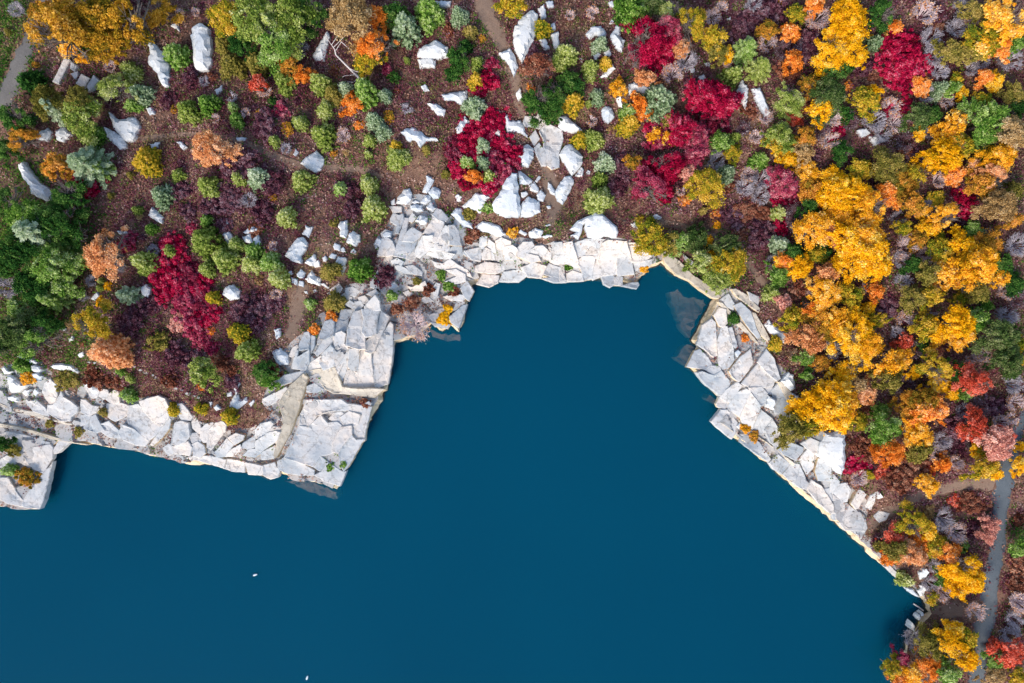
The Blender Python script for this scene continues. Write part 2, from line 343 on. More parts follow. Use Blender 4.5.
# ------------------------------------------------------------------ paths and road
PATHMASK = []
def strip(name, pts, mat, label, cat, lift=.07):
    c = []
    for (x1, y1, w1), (x2, y2, w2) in zip(pts[:-1], pts[1:]):
        n = max(2, int(math.hypot(x2-x1, y2-y1)/4))
        for k in range(n): t = k/n; c.append((x1+(x2-x1)*t, y1+(y2-y1)*t, w1+(w2-w1)*t))
    c.append(pts[-1]); W = []
    cx = np.array([at(a, b)[:2] for a, b, _ in c]); hw = np.array([w for *_, w in c])*K0*.95
    for i in range(1): 
        for _ in range(3): cx[1:-1] = (cx[:-2]+2*cx[1:-1]+cx[2:])/4
    d = np.gradient(cx, axis=0); d /= np.hypot(d[:, 0], d[:, 1])[:, None]; nn = np.c_[-d[:, 1], d[:, 0]]
    N = 9; V = []; F = []
    for i in range(len(cx)):
        for j in range(N):
            s = (j/(N-1))*2-1
            wob = 1 + .30*noise.noise(Vector((cx[i, 0]*.9, cx[i, 1]*.9, 3.0 if s > 0 else 9.0))) + .3*noise.noise(Vector((cx[i, 0]*2.7, cx[i, 1]*2.7, 3.0 if s > 0 else 9.0)))
            p = cx[i] + nn[i]*hw[i]*s*wob; V.append((p[0], p[1], abs(s)))
    V = np.array(V); z = ground(V[:, 0], V[:, 1]) + .06*np.sin(V[:, 0]*5.1)*np.sin(V[:, 1]*4.3) + lift - .17*(V[:, 2] > .99)
    for i in range(len(cx)-1):
        for j in range(N-1): F.append((i*N+j, i*N+j+1, (i+1)*N+j+1, (i+1)*N+j))
    V[:, 2] = z; PATHMASK.append((cx, hw))
    link(name, mesh_from(name, V, F, True, [mat]), kind='structure', label=label, category=cat)
strip('gravel_road', [(1034,380,5),(1024,415,6),(1014,440,7),(1006,470,10),(1001,499,10.5),(998,532,9),(996,555,8.5),(989,600,9.5),(984,632,9.5),(979,665,8.5),(973,700,8),(960,760,8)], M_GRAVEL, 'blue-grey gravel road along the right edge', 'road', .09)
strip('gravel_path', [(-20,130,11),(6,96,11),(18,66,10),(28,45,9),(34,30,8),(42,5,8),(50,-30,8)], M_GRAVEL2, 'grey gravel path in the top left corner', 'path')
strip('footpath', [(122,141,3.5),(150,138,3.2),(175,134,3),(225,136,3.5),(245,143,4.5),(262,150,4.5),(285,160,4.5),(310,168,5),(345,168,4.5),(365,170,4),(384,178,3)], M_DIRT, 'narrow trodden footpath crossing the heath at upper left', 'footpath')
strip('footpath', [(480,-20,10),(487,15,11),(495,30,10),(503,45,8),(513,70,7),(517,95,6),(523,118,5)], M_DIRT, 'brown dirt footpath entering from the top centre', 'footpath')
strip('footpath', [(540,158,5),(548,172,8),(552,190,10),(556,208,9),(548,225,5)], M_DIRT, 'trodden clearing between white rocks above the cove', 'footpath')
strip('footpath', [(622,223,3),(650,222,3.5),(680,226,4),(700,232,4),(725,242,4.5),(745,258,4.5),(755,272,5.5),(764,284,5),(778,288,4)], M_DIRT, 'footpath winding below the crimson thicket', 'footpath')
strip('footpath', [(304,284,7),(300,300,9),(296,318,9),(289,338,7)], M_DIRT, 'bare pale dirt patch left of the stepped ledges', 'footpath')
strip('footpath', [(866,528,8),(885,514,7),(905,503,6),(925,494,6.5),(950,486,7.5),(975,482,8.5),(994,484,9)], M_DIRT, 'dirt track joining the quarry rim to the gravel road', 'footpath', .06)
strip('footpath', [(932,612,8),(950,610,9.5),(968,608,9),(986,605,8)], M_DIRT, 'short dirt landing between road and water', 'footpath', .06)

# ------------------------------------------------------------------ rocks
VIEW = {'A':(0,350,9.11),'B':(0,420,6.83),'C':(80,375,6.83),'D':(170,400,7.59),'E':(270,400,7.59),'F':(280,310,7.59),'G':(280,220,7.59),'H':(370,170,7.59),
 'I':(370,240,7.59),'J':(460,210,7.59),'K':(560,200,7.59),'L':(480,100,7.59),'M':(480,150,7.59),'N':(680,280,7.59),'O':(680,350,7.59),'P':(740,390,7.59),'Q':(780,440,7.59),
 'R':(840,520,7.59),'S':(860,593,7.59)}
for nme, a, b in (('a1',0,0),('a2',180,0),('a3',360,0),('a4',540,0),('a5',700,0),('b1',0,140),('b2',180,140),('c1',0,270),('c2',180,270),('c3',360,250),('c5',180,360),('c6',640,250)): VIEW[nme] = (a, b, 4.555)
def polys(view, txt):
    x0, y0, s = VIEW[view]
    for ln in txt.strip().splitlines():
        ln = ln.strip()
        if not ln: continue
        dz, _, rest = ln.partition(':')
        yield float(dz), [(x0+float(p.split(',')[0])/s, y0+float(p.split(',')[1])/s) for p in rest.split()]
ROCKMASK = []; ROCKPX = []
def rock_mesh(name, pw, zb, h, rough, mats, seed, bulge=0.0, planar=None):
    """pw: outline in world; zb(x,y) foot height; h: rise. A block with chamfered rim, uneven outline and faceted top."""
    r = random.Random(seed)
    ar = sum(pw[i][0]*pw[(i+1) % len(pw)][1]-pw[(i+1) % len(pw)][0]*pw[i][1] for i in range(len(pw)))
    if ar < 0: pw = pw[::-1]
    per = sum(math.dist(pw[i], pw[(i+1) % len(pw)]) for i in range(len(pw)))
    step = max(.22, per/34); q = []
    for i in range(len(pw)):
        a, b = pw[i], pw[(i+1) % len(pw)]; n = max(1, int(round(math.dist(a, b)/step)))
        for kx in range(n):
            t = kx/n; j = rough*min(step, .4)*(1 if kx else .4)
            q.append((a[0]+(b[0]-a[0])*t+r.uniform(-j, j), a[1]+(b[1]-a[1])*t+r.uniform(-j, j)))
    n = len(q); Q = np.array(q); cen = Q.mean(0)
    d = np.roll(Q, -1, 0)-np.roll(Q, 1, 0); d /= np.hypot(d[:, 0], d[:, 1])[:, None]+1e-9; out = np.c_[d[:, 1], -d[:, 0]]
    area = abs(ar)/2; comp = 4*math.pi*area/per**2
    ch = min(.16, .12*math.sqrt(area)) * (1.3 if bulge else .45)
    zf = ground(Q[:, 0], Q[:, 1])
    A = np.c_[Q-cen, np.ones(n)]; co, *_ = np.linalg.lstsq(A, zf, rcond=None)
    tb = .07 if bulge else .035; tl = np.array([r.uniform(-tb, tb), r.uniform(-tb, tb)])
    ztp = A @ co + (Q-cen) @ tl + h
    ztp = np.maximum(ztp, zf+.08)
    R0 = np.c_[Q + out*.12*h, zf-.45]; R1 = np.c_[Q, ztp-ch*.9]; R2 = np.c_[Q-out*ch, ztp]
    R1[:, 2] += np.array([r.uniform(-.04, .02) for _ in range(n)])
    V = [*R0, *R1, *R2]; F = []; mi = []
    for k2 in (0, 1):
        for i in range(n):
            F.append((k2*n+i, k2*n+(i+1) % n, (k2+1)*n+(i+1) % n, (k2+1)*n+i)); mi.append(1 if k2 == 0 else 0)
    if area > .5:
        gs = max(.38, math.sqrt(area)/9); x0, y0 = Q.min(0); x1, y1 = Q.max(0); ip = []
        yy = y0
        while yy < y1:
            xx = x0
            while xx < x1: ip.append((xx+r.uniform(-.3, .3)*gs, yy+r.uniform(-.3, .3)*gs)); xx += gs
            yy += gs
        ip = np.array(ip) if ip else np.zeros((0, 2)); rim = R2[:, :2]
        if len(ip): ip = ip[inpoly(ip[:, 0], ip[:, 1], [tuple(p) for p in rim])]
        if len(ip): ip = ip[np.array([np.min(np.hypot(*(rim-p).T)) > gs*.45 for p in ip], bool)]
        vv, _e, ff, ov, *_ = delaunay_2d_cdt([Vector(p) for p in rim]+[Vector(p) for p in ip], [(i, (i+1) % n) for i in range(n)], [list(range(n))], 1, 1e-5)
        VV = np.array([(p.x, p.y) for p in vv]); base = (VV-cen) @ (co[:2]+tl) + co[2] + h
        dist = np.array([np.min(np.hypot(*(rim-p).T)) for p in VV]); sz_ = math.sqrt(area)
        if bulge:
            pl = [(r.uniform(0, 6.28), r.uniform(.03, .28)) for _ in range(r.randint(4, 7))]
            add = np.min([bulge*1.6 - g*((VV[:, 0]-cen[0])*math.cos(a)+(VV[:, 1]-cen[1])*math.sin(a)) * (1.2/max(1.2, sz_)) for a, g in pl], 0)
            add = np.where(dist < 1e-3, 0, np.clip(add, -.25*h, bulge*2)) 
        else:
            add = np.zeros(len(VV))
            for _ in range(1 + int(area > 3) + int(area > 8)):
                a = r.uniform(0, 6.28); o_ = r.uniform(-.3, .3)*sz_; add -= r.uniform(.02, .09)*(((VV[:, 0]-cen[0])*math.cos(a)+(VV[:, 1]-cen[1])*math.sin(a)) > o_)
            add += np.array([noise.noise(Vector((p[0]*.9, p[1]*.9, seed)))*.045 for p in VV])
            add = np.where(dist < 1e-3, add*.6, add)
        k3 = len(V)
        om = {}
        for q_, lst in enumerate(ov):
            for t in lst:
                if t < n: om[q_] = 2*n+t
        idx = []
        for q_ in range(len(VV)):
            if q_ in om: idx.append(om[q_])
            else: idx.append(len(V)); V.append((VV[q_, 0], VV[q_, 1], base[q_]+add[q_]))
        for f in ff: F.append(tuple(idx[t] for t in f)); mi.append(0)
    else:
        for t in tessellate_polygon([[Vector((p[0], p[1], 0)) for p in R2]]):
            F.append(tuple(2*n+i for i in t)); mi.append(0)
    V = np.array(V, float); org = np.array([cen[0], cen[1], float(zf.mean())]); V -= org
    me = mesh_from(name, V, F, False, mats, mi); bm = bmesh.new(); bm.from_mesh(me); bmesh.ops.recalc_face_normals(bm, faces=bm.faces); bm.to_mesh(me); bm.free()
    return me, org, area
nrock = [0]
def place_rock(name, ppx, h, mats, parent=None, rough=.35, bulge=0.0):
    pw = [at(a, b, h)[:2] for a, b in ppx]; nrock[0] += 1; ROCKPX.append(ppx)
    me, org, area = rock_mesh(name, pw, None, h, rough, mats, nrock[0], bulge)
    o = link(name, me, parent); o.location = org; ROCKMASK.append((pw, parent is None)); return o, area

SLAB = {
'A': """
-.25: 0,480 120,530 300,570 480,630 640,665 640,683 450,640 280,590 100,545 0,510
.5: 510,480 550,382 580,440 640,470 700,520 690,560 640,600 630,640 560,640 480,600 430,560 440,500 490,500
.6: 405,310 455,270 470,290 505,320 510,400 500,480 450,500 425,440 395,380
.4: 232,445 270,470 330,460 400,520 430,570 440,600 380,585 310,550 250,500
.5: 740,470 790,470 830,520 900,540 870,590 780,580 740,540""",
'B': """
-.3: 0,20 130,45 260,80 350,105 440,130 500,150 590,165 570,170 480,155 400,140 330,120 200,85 80,60 0,45
.3: 0,95 60,80 150,100 270,130 340,150 330,165 200,160 120,150 60,110
.35: 165,230 230,190 340,170 355,190 345,260 290,360 230,325 185,280
.3: 105,240 150,225 185,285 215,310 190,320 120,280
.3: 0,270 60,240 110,270 90,310 30,330 0,320
.3: 0,400 55,400 120,510 185,575 150,590 60,565 0,540
.3: 180,520 240,440 290,370 345,300 350,295 295,540 270,600 190,595 150,580
.3: 370,200 400,150 440,140 470,155 400,215 372,228
.25: 110,170 150,150 220,170 200,200 140,215 115,200""",
'C': """
.45: 30,60 60,40 110,70 130,110 110,150 75,150 40,95
.4: 10,170 40,175 70,210 120,215 100,250 60,275 10,250
.4: 130,95 180,105 190,130 160,160 125,140
.4: 185,140 230,108 260,115 265,180 220,200 180,165
.35: 10,275 75,275 60,320 5,345
.35: 65,290 110,275 130,330 160,370 110,390 20,365
.4: 190,200 265,195 330,210 330,260 280,290 240,310 200,290 185,250
.7: 345,215 400,205 440,250 500,310 550,350 520,400 470,440 380,370 330,340 325,270
.85: 410,185 460,165 530,148 575,165 600,215 600,280 550,345 500,310 440,250
.5: 600,290 618,310 600,370 560,420 500,480 480,470 530,400 570,340
.5: 300,340 370,380 440,430 470,440 440,480 380,475 290,440 270,400
.3: 135,340 200,320 260,380 270,430 200,420 150,390
.3: 640,340 683,330 683,540 640,520 625,470
.3: 570,500 610,470 640,530 600,545""",
'D': """
.5: 60,35 95,32 130,80 160,120 150,150 90,155 70,110
.5: 35,180 80,165 140,180 140,270 110,310 60,340 25,330
.35: 25,350 90,340 130,320 160,360 150,420 40,400
.4: 170,170 200,140 220,180 240,240 210,250 175,210
.2: 150,260 200,255 235,300 215,325 170,320
.35: 170,340 210,320 250,350 260,400 230,430 180,420
.5: 240,220 270,190 320,175 325,195 290,240 285,310 250,320 228,280
.6: 290,240 340,180 385,165 420,195 415,240 370,290 310,375 275,355 285,300
.4: 440,285 500,258 555,270 545,300 490,335
.4: 330,405 430,295 475,345 415,420 360,430
.35: 405,430 470,380 530,340 535,380 480,420
.4: 560,330 640,270 645,350 600,370 550,360
.7: 650,225 690,185 760,165 780,185 740,230 690,290 655,285
.5: 660,310 740,255 790,240 830,250 800,310 740,350 690,390 650,370
.3: 600,380 660,370 690,400 640,430 560,420
.35: 690,400 790,350 800,400 780,440 700,450
.2: 130,440 250,470 330,495 400,515 420,450 300,430 180,425
.2: 430,450 560,470 560,545 480,535 410,520
.25: 570,475 700,500 700,570 600,560
.25: 710,500 790,480 825,540 815,580 760,595 710,570""",
'E': """
.5: 275,0 540,0 580,30 680,40 740,10 760,30 690,130 670,110 590,85 460,90 370,120 310,190 290,210 225,200 240,100
.5: 225,200 290,210 380,120 430,180 500,170 540,200 520,260 480,330 470,400 380,420 330,500 240,470 120,430 160,330 200,250
.4: 540,130 600,90 680,115 660,180 620,200 560,190
.45: 450,140 490,100 540,95 575,130 550,185 500,170
.4: 620,200 660,185 740,50 770,60 720,220 720,300 650,310 620,260
.4: 525,400 560,340 620,270 650,310 710,300 600,490 560,540 530,480
.5: 480,320 540,210 615,200 615,265 550,340 520,400 475,390
.5: 325,500 375,425 435,470 395,545
.3: 395,545 440,480 550,545 570,540 525,650 420,615 340,570
.25: 110,440 230,480 330,530 330,570 230,570 130,550 70,530 60,470""",
'F': """
.5: 145,270 180,180 215,170 225,210 215,290 150,300
.3: 70,345 100,290 130,270 140,310 100,350
.4: 85,430 130,310 145,310 140,360 215,305 215,390 190,450 95,440
.3: 230,270 240,200 265,210 255,270 235,320
.7: 300,190 340,95 385,75 405,95 400,190 330,220 305,215
.5: 270,320 330,225 400,195 400,240 330,310 290,345
.45: 310,350 385,270 405,300 410,420 330,450 300,400
.4: 200,420 290,360 310,350 300,450 200,460
.6: 410,190 470,165 500,190 480,260 520,300 450,480 420,430 405,330
.4: 410,160 440,70 480,90 520,60 500,150 430,180
.4: 450,60 470,0 555,0 540,40 500,90 460,80
1.1: 560,20 620,0 640,90 630,150 655,290 600,290 500,265 520,140
1.2: 620,0 755,0 740,60 720,170 690,190 650,200 625,160 640,80
.7: 760,10 830,60 720,300 690,320 650,310 660,230 720,170
.5: 440,440 520,310 515,400 470,560 455,560
.4: 525,300 600,300 590,450 545,455 520,420
.3: 600,310 690,330 690,400 720,600 480,590 520,430 590,460
.3: 720,290 780,180 840,100 860,120 850,320 820,550 720,600 700,400
-.55: 190,470 300,450 420,440 470,570 580,590 700,590 780,600 700,665 560,640 410,625 350,600 300,540 230,510
.4: 210,580 260,560 320,600 270,625 205,620""",
'c2': """
.4: 380,585 480,535 495,545 470,585 400,618 378,600
.4: 435,510 480,480 560,460 570,480 500,510 450,530""",
'c5': """
-.6: 455,200 500,120 560,65 583,85 560,150 500,330 440,440 430,430 470,260""",
'G': """
.4: 740,270 780,160 820,140 860,180 865,260 800,265
.4: 380,530 440,485 465,520 440,560 400,545
.4: 500,520 550,510 600,540 560,575 505,560
.35: 455,590 490,560 540,590 510,630 470,620
.35: 500,640 530,615 570,640 550,670
.4: 570,625 610,620 630,650 590,683 565,683
.4: 600,590 640,580 670,610 650,635 610,620
.4: 660,560 720,530 740,560 700,570
.9: 680,620 720,575 745,620 760,683 640,683 650,650
.4: 690,470 740,380 745,490 720,520 690,500""",
'H': """
.45: 480,345 510,295 540,310 590,360 570,385 520,370
.5: 410,480 480,365 560,400 555,430 500,530 480,545 470,495
.45: 215,530 260,370 290,370 270,470 250,530
.4: 195,600 220,540 330,540 370,500 330,590 280,660 185,650
.45: 290,470 320,440 395,480 370,510 330,540 250,535 270,490
.4: 60,640 90,530 130,515 165,545 185,590 170,640 120,650
.45: 345,600 400,510 470,500 480,560 450,600 380,660 340,640
.5: 490,560 570,430 595,440 600,590 580,620 500,600
.45: 600,430 640,425 665,460 690,570 650,565 605,560
.4: 600,600 650,575 690,590 700,640 640,670 600,640
.4: 160,370 180,330 215,350 245,335 250,380 215,470 190,470 200,410 165,395
.3: 90,480 120,460 160,470 150,505 100,515
.3: 35,560 60,510 85,525 70,570 45,590
.4: 835,560 850,510 885,510 880,560 850,590
.4: 715,620 780,595 840,600 830,640 760,660 720,640
.4: 840,650 880,595 911,610 911,670 860,670
.3: 290,380 320,330 345,360 320,390
.3: 150,275 230,280 230,310 180,320
.35: 290,640 320,615 345,650 330,683 280,670""",
'I': """
.3: 165,160 205,145 250,165 230,190 180,180
.3: 195,200 220,195 265,215 310,250 260,245 215,225
.3: 270,200 330,195 390,240 385,265 330,250
.35: 290,345 330,355 410,315 430,360 420,385 320,380
.4: 480,160 560,180 610,150 660,190 730,220 770,280 700,260 640,230 560,225 500,200
.35: 580,235 650,225 715,260 720,310 640,325 575,310 650,275
.4: 690,370 735,310 780,390 750,455 720,430
.4: 610,580 700,500 735,495 675,660 620,620
.3: 440,565 510,560 530,610 480,610
.3: 460,620 530,640 600,640 580,670 500,655
.3: 480,380 500,330 530,340 510,420 490,440
.3: 560,430 640,410 710,420 700,460 620,455
.3: 140,350 180,325 205,350 170,370
.3: 255,400 290,390 320,410 290,430
.3: 380,450 430,430 470,460 420,470
.4: 400,90 480,60 570,90 640,110 600,140 520,130 440,110""",
'J': """
.4: 150,270 155,215 200,205 200,240 175,290
.4: 160,340 190,290 250,330 260,375 180,370
.4: 35,310 90,300 150,285 160,320 150,380 90,370
.35: 190,260 220,225 260,260 270,320 230,310
.35: 275,235 320,215 380,240 380,265 330,290 290,280
.4: 335,330 340,280 400,275 430,300 440,360 400,370 350,375
.5: 435,350 440,290 480,250 540,245 560,275 510,320 480,360
.5: 515,325 580,280 630,275 685,330 680,380 630,355 590,340
.35: 490,370 510,330 590,350 605,385 540,390
.4: 705,300 720,255 770,250 780,310 760,350
.4: 770,255 840,250 860,290 870,340 800,350 785,310
.3: 690,390 720,340 780,370 780,420 730,410
.25: 100,430 200,400 330,410 350,450 260,480 130,470
.25: 620,480 680,410 760,440 800,510 700,500
.2: 130,560 180,490 290,500 280,550 220,575
.2: 300,540 340,470 460,450 500,500 440,540
.25: 470,440 560,400 650,430 610,510 520,500
.2: 630,520 720,510 810,525 800,548 720,545""",
'K': """
.35: 0,325 90,325 130,450 150,520 60,480 0,470
.25: 0,500 40,600 30,615 0,610
.3: 60,560 100,540 160,560 175,610 60,615
.35: 110,330 200,300 340,300 330,350 280,440 180,420 130,430
.5: 330,330 370,310 500,315 530,420 430,430 290,440
.5: 290,445 430,435 440,565 330,565 260,600 240,570
.5: 435,435 535,425 560,560 440,570
.4: 515,320 600,335 690,420 640,460 550,470
.35: 560,475 640,465 695,450 640,500 575,540
.3: 130,470 180,430 270,430 240,590 180,600 170,540
.3: 320,580 380,570 415,580 410,635 380,655 340,635
.25: 420,600 440,575 470,590 470,640 420,640
.25: 470,650 540,635 585,625 595,645 575,668 510,655""",
'c6': """
-.6: 105,15 125,10 180,55 235,110 220,135 165,105 120,60
-.6: 225,100 290,150 365,205 355,218 325,212 260,165 218,130
.4: 200,20 250,60 235,75 205,40""",
'L': """
.5: 335,170 350,125 425,130 440,95 495,170 470,220 380,190 355,205
.6: 470,220 510,180 620,235 625,300 595,390 600,500 540,520 510,490 490,400 485,300 455,250
.4: 385,280 420,235 445,290 410,340
.45: 415,370 450,330 495,400 500,490 465,490 440,420""",
'N': """
.4: 140,485 180,350 240,300 270,330 280,560 250,580 200,530
.5: 265,270 300,215 350,230 355,320 330,350 300,340
.5: 300,640 290,480 320,350 360,360 400,520 410,600 370,660 330,670
.35: 360,370 400,365 435,490 420,510 380,470
-.5: 300,175 330,180 400,250 480,340 560,430 580,470 540,440 450,350 380,270 310,200
.5: 415,200 470,175 540,250 570,340 610,420 590,440 530,370 460,270
-.6: 395,75 430,70 510,120 600,210 590,240 520,190 440,130
-.6: 550,250 580,260 640,370 690,460 670,470 610,400 565,310
.4: 520,95 600,130 590,200 540,150
.4: 315,150 370,110 410,180 400,220 340,185""",
'O': """
.4: 60,125 115,15 150,0 210,60 240,110 190,140 110,130
.4: 130,175 180,165 260,200 310,160 380,240 350,300 300,340 200,255
.4: 195,150 240,120 300,130 315,160 270,195
.6: 380,160 460,60 530,0 550,100 520,150 470,220 450,240 400,200
.5: 470,255 600,100 720,230 700,270 620,280 550,280
.8: 600,95 660,0 715,70 760,210 730,230 660,160
.5: 310,360 350,310 430,250 475,275 380,390 340,375
.3: 285,410 300,375 370,400 340,445 295,430
.5: 385,400 430,330 500,300 540,320 480,420 450,500 370,440
.5: 455,480 540,330 600,410 605,450 550,590 480,550
.4: 530,290 620,285 660,330 650,400 610,420 545,340
.35: 620,280 700,280 690,330 665,330
.4: 695,320 740,260 820,380 810,440 740,480 720,460 735,400
-.6: 745,250 770,245 850,340 900,440 870,450 820,370
.3: 245,545 310,460 360,460 430,550 410,640 390,670 290,585
.5: 550,600 620,460 690,520 650,600 640,640 590,640""",
'P': """
.5: 190,310 250,220 320,330 330,380 370,390 470,430 470,460 410,525 330,480 240,400
-.45: 0,230 100,320 270,440 400,545 390,565 270,460 130,350 0,250
.25: 10,365 70,350 140,400 230,520 220,550 100,460 10,400
.3: 230,555 290,495 380,560 320,635 260,595
.3: 335,640 400,560 450,570 480,640 500,683 375,680
.4: 460,530 510,460 560,490 555,580 510,640 490,600
.4: 600,530 650,520 690,590 690,683 600,683 580,610
.5: 470,410 540,370 610,400 590,470 560,480""",
'Q': """
.4: 390,310 410,265 450,320 430,340 410,400 385,390
.4: 410,400 440,340 510,330 530,380 510,460 480,465
.35: 215,380 245,310 320,360 400,480 410,550 370,545 290,465
.3: 330,380 380,370 400,450 390,470
.3: 405,420 490,480 485,530 440,540 420,500
.35: 400,560 430,540 465,570 450,605 412,600
.35: 100,320 150,270 220,330 205,375 150,355
.4: 550,480 610,375 655,420 600,510 580,520
.35: 655,500 690,430 735,400 710,470 690,525
.3: 720,580 760,545 830,560 800,600 760,620
.3: 460,630 530,505 620,570 650,640 630,683 505,683""",
'R': """
.25: 75,10 190,0 200,60 160,140 95,60
.25: 350,360 380,350 430,400 420,425"""}
for vw, txt in SLAB.items():
    for dz, pp in polys(vw, txt):
        cx = sum(p[0] for p in pp)/len(pp); cy = sum(p[1] for p in pp)/len(pp)
        pp = [(a+(a-cx)/max(1, math.hypot(a-cx, b-cy))*1.5, b+(b-cy)/max(1, math.hypot(a-cx, b-cy))*1.5) for a, b in pp]
        stained_warm_lit = random.random() < .3
        place_rock('granite_block', pp, abs(dz)*random.uniform(.6, 1.3)*(.7 if cx > 680 else .8), [M_CUT if dz < 0 else M_GRAN, M_BUFF if stained_warm_lit or dz < 0 else M_GRAN], LEDGE_O, .10)
